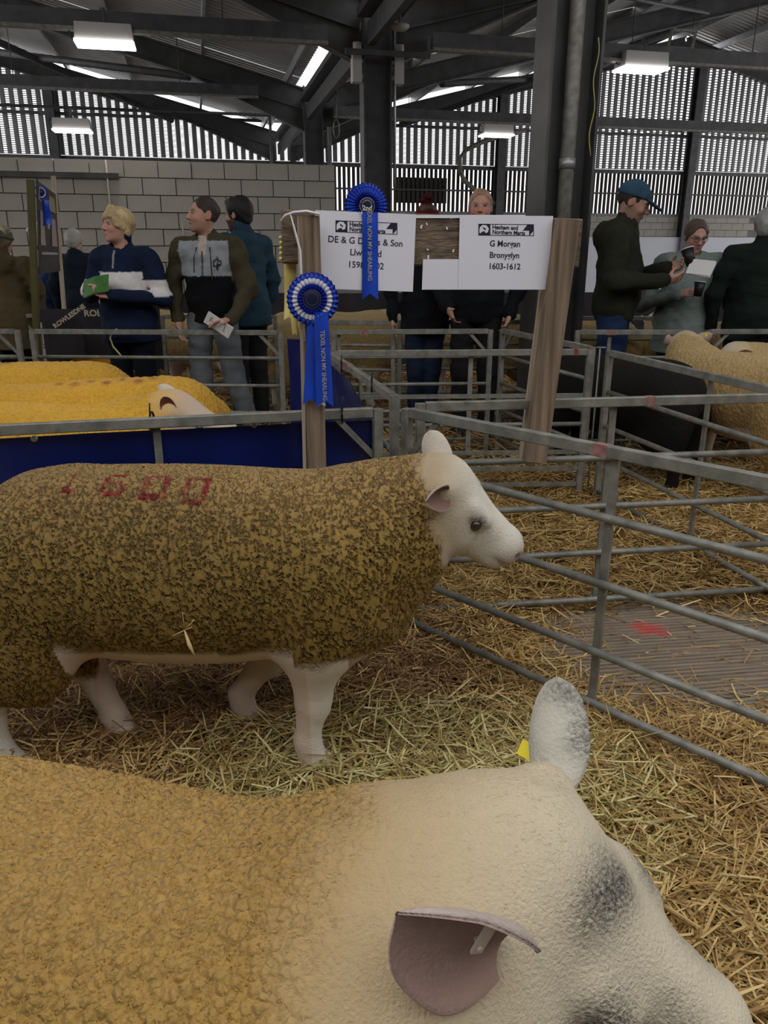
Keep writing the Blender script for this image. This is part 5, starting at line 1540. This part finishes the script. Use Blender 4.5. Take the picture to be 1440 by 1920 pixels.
# --- pair behind the sign board
w7 = person(ground(797, 6.52), R(4), 'person in dark red bobble hat and dark jacket behind the sign board', 1.80, plain((0.008, 0.009, 0.012)), (0.012, 0.022, 0.05), hair='short', hairc=(0.08, 0.05, 0.03), hat='beanie_red', hem=.80, girth=1.1, collar='stand', h=.010,
            legs=[((-.08, 0, .92), (-.07, -.01, .49), (-.07, .02, .07)), ((.08, 0, .92), (.06, .01, .49), (.05, .04, .07))])
w8 = person(ground(893, 6.22), R(-6), 'balding man in black clothes behind the right paper notice', 1.90, plain((0.007, 0.008, 0.010)), (0.012, 0.012, 0.014), (0.52, 0.27, 0.20), 'crop', (0.40, 0.25, 0.17), hem=.84, girth=1.12, collar='low', h=.009, blush=.9, width=1.06,
            arms=[((-.30, .03, 1.14), (-.20, -.13, .95)), ((.31, .03, 1.14), (.24, -.08, .92))])
# --- man in cap
w9 = person(ground(1150, 5.95), R(66), 'man in blue cap and dark green fleece looking down at papers', 1.93, plain((0.020, 0.022, 0.013)), (0.016, 0.032, 0.085), (0.44, 0.25, 0.19), 'crop', (0.03, 0.022, 0.016), head=(R(4), R(24), 0), hat='cap', hem=.86, hood=True, collar='stand', girth=1.12, width=1.02,
            arms=[((-.27, -.02, 1.12), (-.10, -.31, 1.13)), ((.27, -.04, 1.14), (.06, -.31, 1.20))],
            hands=[((.35, -.85, .15), (.6, -.1, .5), 1, .6, .95, 0, .6), ((-.35, -.85, .25), (-.6, -.2, .4), -1, .7, .95, 0, .6)], beard=((0.16, 0.09, 0.06), .5), lean=.03)
# --- woman with glasses
def jk_sage(v, s):
    c = np.tile((0.205, 0.245, 0.225), (len(v), 1)) * (1 + .06 * wob(v, 16, 3)[:, None])
    c[s] *= 0.78
    return c
w10 = person(ground(1284, 6.30), R(-12), 'woman with glasses in sage green hooded top holding a dark cup', 1.69, jk_sage, (0.020, 0.030, 0.060), (0.53, 0.29, 0.23), 'back', (0.105, 0.072, 0.048), head=(R(18), R(20), 0), glasses=True, hem=.70, hood=True, girth=1.36, collar=None, width=1.1, bag=1, blush=.7,
            arms=[((-.36, -.02, 1.08), (-.12, -.27, 1.16)), ((.36, .02, 1.08), (.37, -.06, .82))],
            hands=[((.75, -.45, .35), (.35, .2, -.2), 1, .75, .95, 0, .7), None])
# --- grey-haired man and his neighbour
w11 = person(ground(1414, 5.98), R(168), 'grey-haired man in dark bottle-green jacket seen from behind', 1.75, plain((0.010, 0.016, 0.013)), (0.018, 0.034, 0.075), (0.48, 0.27, 0.21), 'short', (0.33, 0.33, 0.32), head=(R(-18), R(4), 0), hem=.80, collar='stand', girth=1.22, width=1.14, h=.009)
w12 = person(ground(1488, 6.6), R(150), 'brown-haired person in black jacket at the edge beside the grey-haired man', 1.70, plain((0.008, 0.008, 0.010)), (0.03, 0.026, 0.022), (0.46, 0.26, 0.20), 'short', (0.07, 0.04, 0.025), head=(R(-60), 0, 0), hem=.82, collar='low', girth=1.2, width=1.08, h=.010)
# ================================================================== sign frame, notices, rosettes
def text_obj(body, size, frame, m, parent, bold=0.0, align='CENTER', name='lettering', sx=1.0):
    cu = bpy.data.curves.new('lettering', 'FONT')
    cu.body = body; cu.size = size; cu.align_x = align; cu.align_y = 'CENTER'; cu.offset = bold; cu.resolution_u = 3; cu.extrude = 0.0002
    t = bpy.data.objects.new('lettering', cu); COL.objects.link(t)
    me = bpy.data.meshes.new_from_object(t)
    bpy.data.objects.remove(t); bpy.data.curves.remove(cu)
    me.transform(frame @ Matrix.Diagonal((sx, 1, 1, 1)))
    me.materials.clear()
    return link(name, me, m, parent)
def frame4(o, x, y):
    x = V(x).normalized(); y = V(y); y = (y - x * y.dot(x)).normalized(); z = x.cross(y)
    return Matrix(((x.x, y.x, z.x, o[0]), (x.y, y.y, z.y, o[1]), (x.z, y.z, z.z, o[2]), (0, 0, 0, 1)))
def plate(c4, th, n=1):
    """thin panel from four corners, ordered round"""
    a, b, c, d = (V(p) for p in c4)
    nn = (b - a).cross(d - a).normalized() * th
    vs = [a, b, c, d, a + nn, b + nn, c + nn, d + nn]
    return MB().add(vs, [(3, 2, 1, 0), (4, 5, 6, 7), (0, 1, 5, 4), (1, 2, 6, 5), (2, 3, 7, 6), (3, 0, 4, 7)])

sgn = empty('sign_frame', py(594, 893, 2.61), label='weathered wooden frame of two posts and a cross board tied to the hurdles', cat='sign frame')
YL = 2.585
YR = gp(1012, 757).y - 0.052
MB().beam(py(580, 405, YL), py(595, 893, YL), 0.062, 0.05, up=(0, 1, 0), bev=.004).obj('post', M_WOOD, sgn)
MB().beam(py(562, 405, YL + .006), py(573, 893, YL + .006), 0.012, 0.045, up=(0, 1, 0)).obj('batten', M_WOODL, sgn)
MB().beam(py(1063, 412, YR), py(1002, 864, YR), 0.085, 0.055, up=(0, 1, 0), bev=.006).obj('post', M_WOOD, sgn)
MB().beam(py(1034, 480, YR + .10), py(985, 868, YR + .10), 0.055, 0.03, up=(0, 1, 0)).obj('batten', M_WOODL, sgn)
BL_, BR_ = py(529, 444, YL + .052), py(1084, 457, YR + .062)
MB().beam(BL_, BR_, 0.04, 0.165, bev=.006).obj('cross_board', M_WOODX, sgn)
bd_ = (BR_ - BL_).normalized(); bn_ = bd_.cross(V((0, 0, 1))).normalized()   # towards the camera
if bn_.y > 0: bn_ = -bn_
PF = (BL_ + BR_) / 2 + bn_ * 0.0235
def onb(u, v, off=0.0): return pp(u, v, PF + bn_ * off, bn_)
for i, (u, v) in enumerate(((800, 420), (838, 428), (802, 468), (850, 470), (803, 482), (790, 425), (845, 408))):
    p = onb(u, v, -.002); a = random.uniform(0, 3)
    s_ = random.uniform(.003, .0065)
    MB().box(p, (s_ * 2, .0012, s_), Matrix.Rotation(TH, 3, 'Z') @ Matrix.Rotation(a, 3, 'Y')).obj('paper_scrap', M_PAPER, sgn)
# zip ties and string
st = [py(600, 402, YL - .03), py(575, 396, YL - .032), py(552, 398, YL - .02), py(535, 404, YL), py(527, 415, YL + .03)]
tag(MB().path(st, .0045, 6).obj('white_cord', M_PAPER), 'white cord looped over the left end of the sign board', 'cord')
tag(MB().path([py(545, 400, YL - .012), py(552, 430, YL - .03), py(563, 470, YL - .032), py(566, 530, YL - .03), py(572, 640, YL - .028)], .0035, 6).obj('white_cord', M_PAPER), 'white cord hanging down the left wooden post behind the rosette', 'cord')

def notice(corners, label, off=.0):
    o = empty('paper_notice', onb(*corners[3], off), label=label, cat='notice')
    c4 = [onb(u, v, off) for u, v in corners]          # tl, tr, br, bl
    c4 = [c4[3], c4[2], c4[1], c4[0]]
    plate(c4, .0012).obj('sheet', M_PAPER, o)
    return o
def fr_at(u, v, off): return frame4(onb(u, v, off), bd_, (0, 0, 1))
KPX = (PF - EYE).dot(V((0, math.cos(PITCH), -math.sin(PITCH)))) / FPX     # metres per pixel on the board
def logo(o, u0, v0, u1, v1, off, tilt=0.0):
    def q(u, v): return onb(u, v + tilt * (u - u0) / (u1 - u0), off)
    def poly(pts, m, name='logo_shape', e=0.0):
        vs = [q(u, v) + bn_ * e for u, v in pts]; n = len(vs)
        vs += [p + bn_ * .0002 for p in vs]
        MB().add(vs, [tuple(range(n)), tuple(range(2 * n - 1, n - 1, -1))] + [(i, (i + 1) % n, (i + 1) % n + n, i + n) for i in range(n)]).obj(name, m, o)
    w, h = u1 - u0, v1 - v0
    poly([(u0, v0), (u0 + h * 1.02, v0), (u0 + h * 1.02, v1), (u0, v1)], M_INK)
    poly([(u0 + h * .12, v0 + h * .30), (u0 + h * .35, v0 + h * .10), (u0 + h * .68, v0 + h * .12), (u0 + h * .88, v0 + h * .38), (u0 + h * .82, v0 + h * .70), (u0 + h * .60, v0 + h * .80), (u0 + h * .52, v0 + h * .62), (u0 + h * .28, v0 + h * .70), (u0 + h * .12, v0 + h * .85), (u0 + h * .08, v0 + h * .6)], M_PAPER, e=.0004)
    poly([(u0 + h * .36, v0 + h * .25), (u0 + h * .66, v0 + h * .45), (u0 + h * .60, v0 + h * .56), (u0 + h * .40, v0 + h * .42)], M_INK, e=.0008)
    t = 1.2
    for a, b, c, d in ((u0, v0, u1, v0 + t), (u0, v1 - t, u1, v1), (u1 - t, v0, u1, v1)): poly([(a, b), (c, b), (c, d), (a, d)], M_INK)
    poly([(u1 - h * .52, v0), (u1, v0), (u1, v0 + h * .52), (u1 - h * .40, v1), (u1 - h * .40, v0 + h * .55), (u1 - h * .95, v0 + h * .55)], M_INK)
    for i, tx in enumerate(('Hexham and', 'Northern Marts')):
        uu, vv = u0 + h * 1.18, v0 + h * (.28 if i == 0 else .70)
        text_obj(tx, h * .47 * KPX, frame4(q(uu, vv), bd_ + V((0, 0, -tilt / w)), (0, 0, 1)), M_INK, o, .0006, 'LEFT')
n1 = notice([(591, 394), (780, 402), (774, 547), (597, 541)], 'laminated white notice with blue ribbon hanging over its lettering', .003)
logo(n1, 629, 413, 745, 435, .0046, 5)
for tx, u, v in (('DE & G Davies & Son', 686, 453), ('Llwy     d', 686, 475), ('1598-1602', 686, 498)):
    text_obj(tx, 16 * KPX, frame4(onb(u, v, .0046), bd_ + V((0, 0, -.04)), (0, 0, 1)), M_INK, n1, .0003)
n2 = notice([(862, 404), (1037, 405), (1026, 543), (859, 543)], 'laminated white notice on the right half of the sign board', .003)
logo(n2, 897, 419.5, 1001, 441.5, .0046, 1)
for tx, u, v in (('G Morgan', 947, 457.5), ('Bronyglyn', 946, 479), ('1603-1612', 946, 500)):
    text_obj(tx, 15.5 * KPX, frame4(onb(u, v, .0046), bd_, (0, 0, 1)), M_INK, n2, .0005)
n3 = notice([(793, 486), (864, 486), (861, 543), (791, 543)], 'small blank white card between the two lettered notices', .001)
sc_ = notice([(770, 403), (985, 403), (985, 409), (770, 409)], 'clear strip of tape along the top edge of the sign board', -.0005)

M_RIB_B = mat('blue_ribbon', (0.004, 0.055, 0.50), 0.32, var=.15, vscale=20, sheen=.2, spec=.6)
M_RIB_D = mat('deep_blue_pleat', (0.004, 0.016, 0.26), 0.4, var=.2, vscale=60, spec=.5)
M_RIB_W = mat('white_ribbon', (0.66, 0.66, 0.72), 0.45)
M_RIB_Y = mat('yellow_ribbon', (0.72, 0.46, 0.03), 0.35, spec=.6)
M_RIB_YP = mat('pale_yellow_ribbon', (0.80, 0.68, 0.22), 0.4, spec=.5)
M_GOLD = mat('gold_print', (0.55, 0.48, 0.33), 0.4, metal=.3)
M_NAVY = mat('navy_disc', (0.008, 0.012, 0.045), 0.35)
def strip(pts, wdir, w0, w1, m, parent, name='ribbon', notch=True, th=.0008):
    """flat ribbon along points"""
    n = len(pts); vs = []; wd = V(wdir).normalized()
    for i, p in enumerate(pts):
        w = w0 + (w1 - w0) * i / (n - 1); p = V(p)
        vs += [p - wd * w / 2, p, p + wd * w / 2]
    fs = []
    for i in range(n - 1):
        a = i * 3
        fs += [(a, a + 1, a + 4, a + 3), (a + 1, a + 2, a + 5, a + 4)]
    if notch:
        d = (V(pts[-1]) - V(pts[-2])).normalized(); vs[-2] = V(vs[-2]) - d * w1 * .35
    d = V((0, th, 0)); k = len(vs)
    vs += [V(v) + d for v in vs]
    fs2 = [tuple(k + i for i in reversed(f)) for f in fs]
    edge = []
    for i in range(n - 1):
        for c in (0, 2):
            edge.append((i * 3 + c, (i + 1) * 3 + c, (i + 1) * 3 + c + k, i * 3 + c + k))
    return MB().add(vs, fs + fs2 + edge, True).obj(name, m, parent)
def pleats(c, X, Z, N_, r0, r1, n, m, parent, depth=.006, z=0.0, name='pleat_ring', loop=True):
    mb = MB()
    for k in range(n):
        a0 = 2 * math.pi * k / n; da = 2 * math.pi / n
        def pt(r, a, h): return c + X * (r * math.cos(a)) + Z * (r * math.sin(a)) + N_ * (z + h)
        A = [pt(r0, a0, 0), pt(r0, a0 + da * .5, depth * .4), pt(r0, a0 + da, 0)]
        B = [pt(r1 * .96, a0, depth * .1), pt(r1, a0 + da * .5, depth), pt(r1 * .96, a0 + da, depth * .1)]
        Mi = [pt((r0 + r1) / 2, a0, depth * .2), pt((r0 + r1) / 2, a0 + da * .5, depth * 1.3), pt((r0 + r1) / 2, a0 + da, depth * .2)]
        mb.add(A + Mi + B, [(0, 1, 4, 3), (1, 2, 5, 4), (3, 4, 7, 6), (4, 5, 8, 7)])
        if loop:
            e = pt(r1 * 1.02, a0 + da * .5, -depth * .2)
            mb.add([B[0], B[1], B[2], e], [(0, 1, 3), (1, 2, 3)])
    return mb.obj(name, m, parent, fix=False)
def rosette(c, r, label, n, ring2=True, parent_group='blue prize rosettes', text=None, N_=None):
    c = V(c); N_ = N_ or V((0, -1, 0.06)).normalized()
    X = V((0, 0, 1)).cross(-N_).normalized(); X = -X if X.x < 0 else X
    Z = N_.cross(X).normalized(); Z = Z if Z.z > 0 else -Z
    o = empty('rosette', c, label=label, cat='rosette', group=parent_group)
    MB().lathe(c + N_ * -.004, [(0, 0), (r * .9, 0), (r * .9, .003), (0, .003)], 24, axis=Matrix((X, Z, N_)).transposed()).obj('backing', M_NAVY, o)
    pleats(c, X, Z, N_, r * .70, r, n, M_RIB_D, o, r * .10, 0.0, 'outer_pleats')
    pleats(c, X, Z, N_, r * .74, r * .93, n, M_RIB_B, o, r * .09, .004, 'outer_pleats')
    if ring2: pleats(c, X, Z, N_, r * .50, r * .78, n - 2, M_RIB_W, o, r * .09, .007, 'white_loops')
    else: pleats(c, X, Z, N_, r * .45, r * .78, n, M_RIB_B, o, r * .10, .007, 'middle_pleats')
    pleats(c, X, Z, N_, r * .33, r * .58, n - 6, M_RIB_D, o, r * .10, .010, 'inner_pleats')
    ax_ = Matrix((X, Z, N_)).transposed()
    MB().lathe(c + N_ * .012, [(0, .004), (r * .30, .004), (r * .37, .002), (r * .37, -.006)], 28, axis=ax_).obj('centre_disc', M_NAVY, o)
    for q in (.345, .23):
        MB().path([c + N_ * .0158 + X * (r * q * math.cos(a)) + Z * (r * q * math.sin(a)) for a in [i * 6.2832 / 28 for i in range(28)]], r * .012, 5, closed=True).obj('gold_ring', M_GOLD if text else mat('dull_ring', (.05, .06, .12), .5), o)
    if text: text_obj(text, r * .30, frame4(c + N_ * .0172 - Z * r * .10, X, Z), mat('print_white', (.75, .75, .78), .5), o, .0004)
    return o, X, Z, N_
# large rosette on the left post
rc = py(586, 561, YL - .045)
ro, X_, Z_, N1 = rosette(rc, .083, 'blue and white rosette with long ribbons on the left wooden post', 30)
def tailpts(p0, p1, n=9, wav=.006, ph=0.0):
    p0, p1 = V(p0), V(p1)
    return [p0 + (p1 - p0) * (i / (n - 1)) + V((0, -wav * math.sin(i * .9 + ph), 0)) for i in range(n)]
strip(tailpts(py(588, 590, YL - .052), py(583, 758, YL - .045)), (1, 0, 0), .038, .052, M_RIB_B, ro)
strip(tailpts(py(592, 590, YL - .056), py(604, 762, YL - .052), ph=1), (1, 0, .06), .012, .024, M_RIB_W, ro)
tl = tailpts(py(602, 585, YL - .062), py(609, 762, YL - .060), ph=.5, wav=.003)
strip(tl, (1, 0, .05), .045, .058, M_RIB_B, ro)
dtl = (tl[-1] - tl[0]).normalized()
text_obj('TEXEL NON MV SHEARLING', .0195, frame4(tl[0] * .44 + tl[-1] * .56 + V((.002, -.0065, 0)), dtl, (1, 0, .05)), M_GOLD, ro, .0002, sx=.92)
# second rosette tucked behind the left notice
rc2 = onb(688, 386, -.006) + bn_ * 0.0
rc2 = onb(688, 386, .0) - bn_ * -.0
ro2, *_ = rosette(rc2 - bn_ * .013, .071, 'blue second-prize rosette poking up behind the left notice', 34, False, text='2nd', N_=bn_)
tl = [onb(694 + 0 * i, 398 + i * 20.5, .010 + .003 * math.sin(i)) for i in range(9)]
strip(tl, bd_, .052, .056, M_RIB_B, ro2)
text_obj('TEXEL NON MV SHEARLING', .0205, frame4(onb(693, 459, .0155), (0, 0, -1), bd_), M_GOLD, ro2, .0002, sx=.88)
# yellow rosette hanging behind the board end
yo = empty('rosette', py(548, 500, YL + .09), label='yellow rosette ribbons hanging behind the left end of the sign board', cat='rosette')
for i, (u0, u1, wa, wb_, mm, v1) in enumerate(((544, 541, .040, .030, M_RIB_YP, 600), (549, 548, .030, .012, M_RIB_Y, 570), (540, 553, .020, .016, M_RIB_YP, 628), (546, 566, .016, .012, M_RIB_YP, 632))):
    strip(tailpts(py(u0, 484, YL + .09 - i * .003), py(u1, v1, YL + .09 - i * .003), ph=i, wav=.008), (1, 0, 0), wa, wb_, mm, yo)
MB().ball(tuple(py(545, 487, YL + .088)), (.02, .012, .014), 10).obj('knot', M_RIB_Y, yo)
for i in range(5): MB().ball(tuple(py(526.5, 445 + i * 10, YL + .05)), .006, 8).obj('edge_bead', M_RIB_YP, yo)

# ================================================================== blue tarpaulin
M_TARP = mat('blue_tarpaulin', (0.004, 0.012, 0.105), 0.28, var=.25, vscale=5, bump=.12, bscale=14, spec=.6)
def sheet(name, A, B, z0, z1, nx, nz, off, m, parent, seed, amp=.012, sag=None):
    A, B = V((A[0], A[1], 0)), V((B[0], B[1], 0)); d = (B - A).normalized(); n = d.cross(V((0, 0, 1)))
    L = (B - A).length
    v = []; f = []
    for i in range(nx + 1):
        for j in range(nz + 1):
            s, t = i / nx, j / nz
            zt = z1 - (sag(s) if sag else 0)
            v.append(tuple(A + d * (L * s) + V((0, 0, z0 + (zt - z0) * t)) + n * off))
    v = np.array(v)
    w = wob(v * (1, 1, .6), 9, seed) * amp + wob(v, 26, seed + 1) * amp * .35
    v = v + np.array(n)[None] * w[:, None]
    k = len(v)
    v2 = v + np.array(n)[None] * .002
    for i in range(nx):
        for j in range(nz):
            a = i * (nz + 1) + j
            f += [(a, a + nz + 1, a + nz + 2, a + 1), (k + a + 1, k + a + nz + 2, k + a + nz + 1, k + a)]
    return link(name, quad_mesh(name, np.concatenate([v, v2]), np.array(f), True), m, parent)
tp = empty('tarpaulin', (T_L.x, T_L.y + .05, 0), label='blue tarpaulin sheeting tied round the yellow sheep pen', cat='tarpaulin')
nT = V((-dT.y, dT.x)); nT = nT if nT.y > 0 else -nT
sheet('tarpaulin_sheet', T_L + dT * 1.6 + nT * .035, T_R + nT * .035, .1, .885, 60, 16, 0, M_TARP, tp, 5, .008)
dS = (S_F - S_N).normalized(); nS = V((-dS.y, dS.x)); nS = nS if nS.x < 0 else -nS
sheet('tarpaulin_sheet', S_N + nS * .05 + dS * .07, S_F + nS * .05, .1, .90, 40, 18, 0, M_TARP, tp, 8, .016, sag=lambda s: .10 * max(0, math.sin(s * 7.0 - .1)) * (1 - s) + (.06 if s < .05 else 0))
sheet('tarpaulin_sheet', S_F + nS * .05, S_F + V((-.24, .02)), .1, 1.0, 14, 18, 0, M_TARP, tp, 11, .02)
for u, v in ((63, 823), (285, 803), (476, 797)):
    p = pz(u, v, .86); q = V((p.x, p.y + .0, p.z))
    MB().lathe(pp(u, v, V((T_R.x, T_R.y, 0)) + V((nT.x, nT.y, 0)) * .022, V((nT.x, nT.y, 0))), [(0, .004), (.009, .004), (.011, 0), (.011, -.01)], 14, axis=Matrix.Rotation(R(90), 3, 'X')).obj('eyelet', M_GOLD, tp)
def ziptie(u, v, label):
    g = gp(u, v); c = V((g.x, g.y, HT))
    pts = [c + V((0, .026 * math.cos(a), .030 * math.sin(a))) for a in [i * 6.2832 / 12 for i in range(12)]]
    mb = MB().path(pts, .004, 6, closed=True); mb.tube(c + V((0, -.02, .02)), c + V((.004, -.022, .065)), .0025, 6)
    tag(mb.obj('cable_tie', M_BLACK), label, 'cable tie', 'black cable ties on the hurdles')
ziptie(285, 789, 'black cable tie at the middle of the tarpaulin hurdle')
ziptie(642, 776, 'black cable tie beside the rosette post')
ziptie(640, 687, 'black cable tie beyond the red worn paint on the receding rail')
ziptie(697, 722, 'black cable tie nearer the corner on the receding rail')

# ================================================================== things people hold
M_GREEN = mat('green_cover', (0.045, 0.16, 0.03), .5, var=.3, vscale=30)
M_PAGE = mat('page', (.72, .70, .68), .7)
def handitem(per, loc, rot):
    return per['root'].matrix_basis @ Matrix.Translation(V(loc)) @ Euler(rot).to_matrix().to_4x4()
def placed(mb, Mx, name, m, parent=None):
    me = mb.mesh(name); me.transform(Mx)
    return link(name, me, m, parent)
Mx = handitem(w1, (-.035, -.335, 1.215), (R(-38), R(-14), R(8)))
bk = empty('booklet', Mx.translation, label='green booklet held open by the blonde woman', cat='booklet')
for sg in (-1, 1):
    placed(MB().box((sg * .048, 0, 0), (.098, .005, .145), Matrix.Rotation(sg * .18, 3, 'Z')), Mx, 'cover', M_GREEN, bk)
    placed(MB().box((sg * .046, .007, 0), (.092, .006, .138), Matrix.Rotation(sg * .18, 3, 'Z')), Mx, 'pages', M_PAGE, bk)
Mx = handitem(w2, (.165, -.335, .905), (R(10), R(33), R(0)))
nb_ = empty('notepad', Mx.translation, label='white notepad with handwritten marks hanging from the hoodie man\'s hand', cat='notepad')
placed(MB().box((0, 0, 0), (.20, .014, .085)), Mx, 'pages', M_PAGE, nb_)
for x, pts in ((-.065, [(0, .022), (.012, .018), (.014, 0), (0, -.012), (0, .022)]), (.0, [(0, .018), (.012, .020), (.016, .008), (.004, -.014)]), (.045, [(0, .02), (.004, -.015), (.014, -.018)])):
    placed(MB().path([V((x + a, -.0085, b)) for a, b in pts], .0016, 5), Mx, 'handwriting', M_INK, nb_)
def cup(Mx, label):
    o = empty('paper_cup', Mx.translation, label=label, cat='cup', group='dark paper cups')
    placed(MB().lathe((0, 0, 0), [(0, -.05), (.029, -.05), (.041, .055), (.038, .055), (.037, .045), (0, .045)], 20), Mx, 'cup_body', mat('dark_cup', (.012, .011, .013), .45), o)
    placed(MB().lathe((0, 0, 0), [(.038, .054), (.043, .054), (.043, .060), (.038, .060), (.038, .054)], 20), Mx, 'cup_rim', M_PAGE, o)
cup(handitem(w10, (.02, -.385, 1.215), (R(-6), R(4), 0)), 'dark paper cup held up by the woman with glasses')
cup(handitem(w9, (-.0, -.44, 1.27), (R(-20), R(10), 0)), 'dark paper cup in the hand of the man in the cap')
Mx = handitem(w9, (-.06, -.52, 1.205), (R(28), R(-8), R(70)))
pg = empty('paper_sheets', Mx.translation, label='folded white sheets read by the man in the cap', cat='paper')
for i in range(3): placed(MB().box((0, .004 * i, .002 * i), (.16, .0015, .10), Matrix.Rotation(.03 * i, 3, 'Y')), Mx, 'sheet', M_PAGE, pg)

# ================================================================== poster on poles, banners, tub and the far rows
M_OLIVE = mat('olive_pole', (.085, .075, .022), .7, var=.2)
YP = 6.35
tag(MB().beam(V((py(75, 800, YP).x, YP, .03)), py(57, 337, YP), .045, .045, up=(0, 1, 0)).obj('poster_pole', M_OLIVE), 'olive wooden pole carrying the poster by the hurdles', 'pole')
tag(MB().beam(V((py(112, 590, 7.3).x, 7.3, .03)), py(100, 330, 7.3), .035, .02, up=(0, 1, 0)).obj('poster_pole', M_WOODL), 'pale wooden pole behind the poster', 'pole')
po = empty('poster', py(70, 515, YP + .05), label='dark printed poster hung between two poles with a small rosette', cat='poster')
c4 = [py(73, 514, YP + .03), py(112, 508, 7.26), py(103, 364, 7.26), py(67, 337, YP + .03)]
plate(c4, .006).obj('poster_sheet', mat('poster_dark', (.045, .04, .04), .5, var=.5, vscale=6), po)
def onp(s, t, e=-.004):
    a = c4[0].lerp(c4[1], s); b = c4[3].lerp(c4[2], s); return a.lerp(b, t) + V((-.0, -.004, 0)) * 1.5 + (c4[1] - c4[0]).cross(c4[3] - c4[0]).normalized() * .010
for s0, s1, t0, t1, c in ((.08, .30, .32, .70, (.42, .33, .30)), (.62, .90, .32, .66, (.40, .31, .28)), (.55, .92, .74, .92, (.30, .27, .17)), (.05, .2, .8, .95, (.33, .31, .26)), (.1, .9, .215, .245, (.45, .42, .42)), (.42, .56, .52, .62, (.35, .34, .35))):
    plate([onp(s0, t0), onp(s1, t0), onp(s1 - .06, t1), onp(s0 + .03, t1)], .003).obj('poster_print', mat('poster_patch', c, .5, var=.25, vscale=12), po)
sn = (c4[1] - c4[0]).cross(c4[3] - c4[0]).normalized()
rs, *_ = rosette(py(82, 362, 6.55) + V((0, -.06, 0)), .052, 'small blue rosette pinned to the dark poster', 20, True, N_=V((.35, -1, .05)).normalized())
strip(tailpts(py(85, 375, 6.5), py(90, 425, 6.5)), (1, .4, 0), .05, .07, M_RIB_B, rs)

M_BAN = mat('dark_banner', (.028, .026, .032), .45, var=.4, vscale=5, bump=.2, bscale=9)
M_CREAM = mat('cream_print', (.62, .55, .38), .6)
def banner(A, B, z0, z1, label, seed, text=None):
    o = empty('banner', (A[0], A[1], z0), label=label, cat='banner')
    sheet('banner_sheet', A, B, z0, z1, 24, 8, 0, M_BAN, o, seed, .006)
    if text:
        for tx, u, v, sz, Y, sl in text:
            text_obj(tx, sz, frame4(py(u, v, Y), (B[0] - A[0], B[1] - A[1], sl), (0, 0, 1)), M_CREAM, o, .002, 'LEFT')
    return o
bY = 7.15
banner(V((py(76, 590, bY - .3).x, bY - .3)), V((py(300, 590, bY).x, bY)), .45, 1.0, 'dark banner with cream capitals behind the blonde woman', 21, [('ROBU', 157, 588, .075, bY - .32, 0)])
b2 = 6.62
banner(V((py(84, 600, b2).x, b2)), V((py(152, 600, b2 + .12).x, b2 + .12)), .60, .93, 'small dark banner with curved cream lettering by the hurdle post', 23, [('ROWLESDNE', 101, 613, .052, b2 - .03, .18)])
banner(V((-3.4, 9.7)), V((.4, 10.2)), .05, .98, 'long dark banner along the far pens below the block wall', 25)
banner(V((.5, 10.1)), V((4.6, 10.6)), .05, .98, 'long dark banner along the far pens beyond the downpipe column', 26)
# tub of feed
tc_ = V((py(176, 640, 6.75).x, 6.75, 0))
tb = empty('feed_tub', tc_, label='orange plastic tub behind the blonde woman', cat='tub')
MB().lathe(tc_, [(0, .03), (.15, .03), (.20, .55), (.215, .55), (.215, .58), (.19, .58), (.15, .06), (0, .06)], 24).obj('tub_body', mat('orange_plastic', (.62, .26, .015), .45), tb)
MB().lathe(tc_, [(.205, .46), (.222, .46), (.222, .49), (.205, .49), (.205, .46)], 24).obj('tub_band', mat('orange_plastic_rim', (.55, .22, .012), .45), tb)
# twine knotted on the rail in front of the woman
fx = lambda u, v: V((gp(u, 622).x, gp(u, 622).y - .02, 0)) + V((0, 0, pp(u, v, V((0, gp(u, 622).y - .02, 0)), V((0, 1, 0))).z))
tag(MB().path([fx(222, 617), fx(212, 622), fx(207, 634), fx(211, 650), fx(222, 664), fx(226, 670), fx(224, 673)], .006, 6).obj('baler_twine', mat('twine', (.62, .50, .22), .8)), 'loop of yellow twine knotted on the rail before the blonde woman', 'twine')
# stalk stuck to the ram's fleece
p0 = py(346, 1182, 1.735); p1 = py(366, 1232, 1.725)
sk = MB().path([p0, p0.lerp(p1, .5) + V((0, -.006, 0)), p1], [.002, .0055, .0015], 6)
for du, dv in ((-22, 10), (14, -6), (-4, -34), (18, -20)):
    sk.path([p0, py(346 + du, 1182 + dv, 1.728)], .0011, 5)
tag(sk.obj('straw_stalk', mat('stalk', (.68, .50, .24), .6)), 'single stalk of straw stuck in the fleece of the standing ram', 'straw stalk')
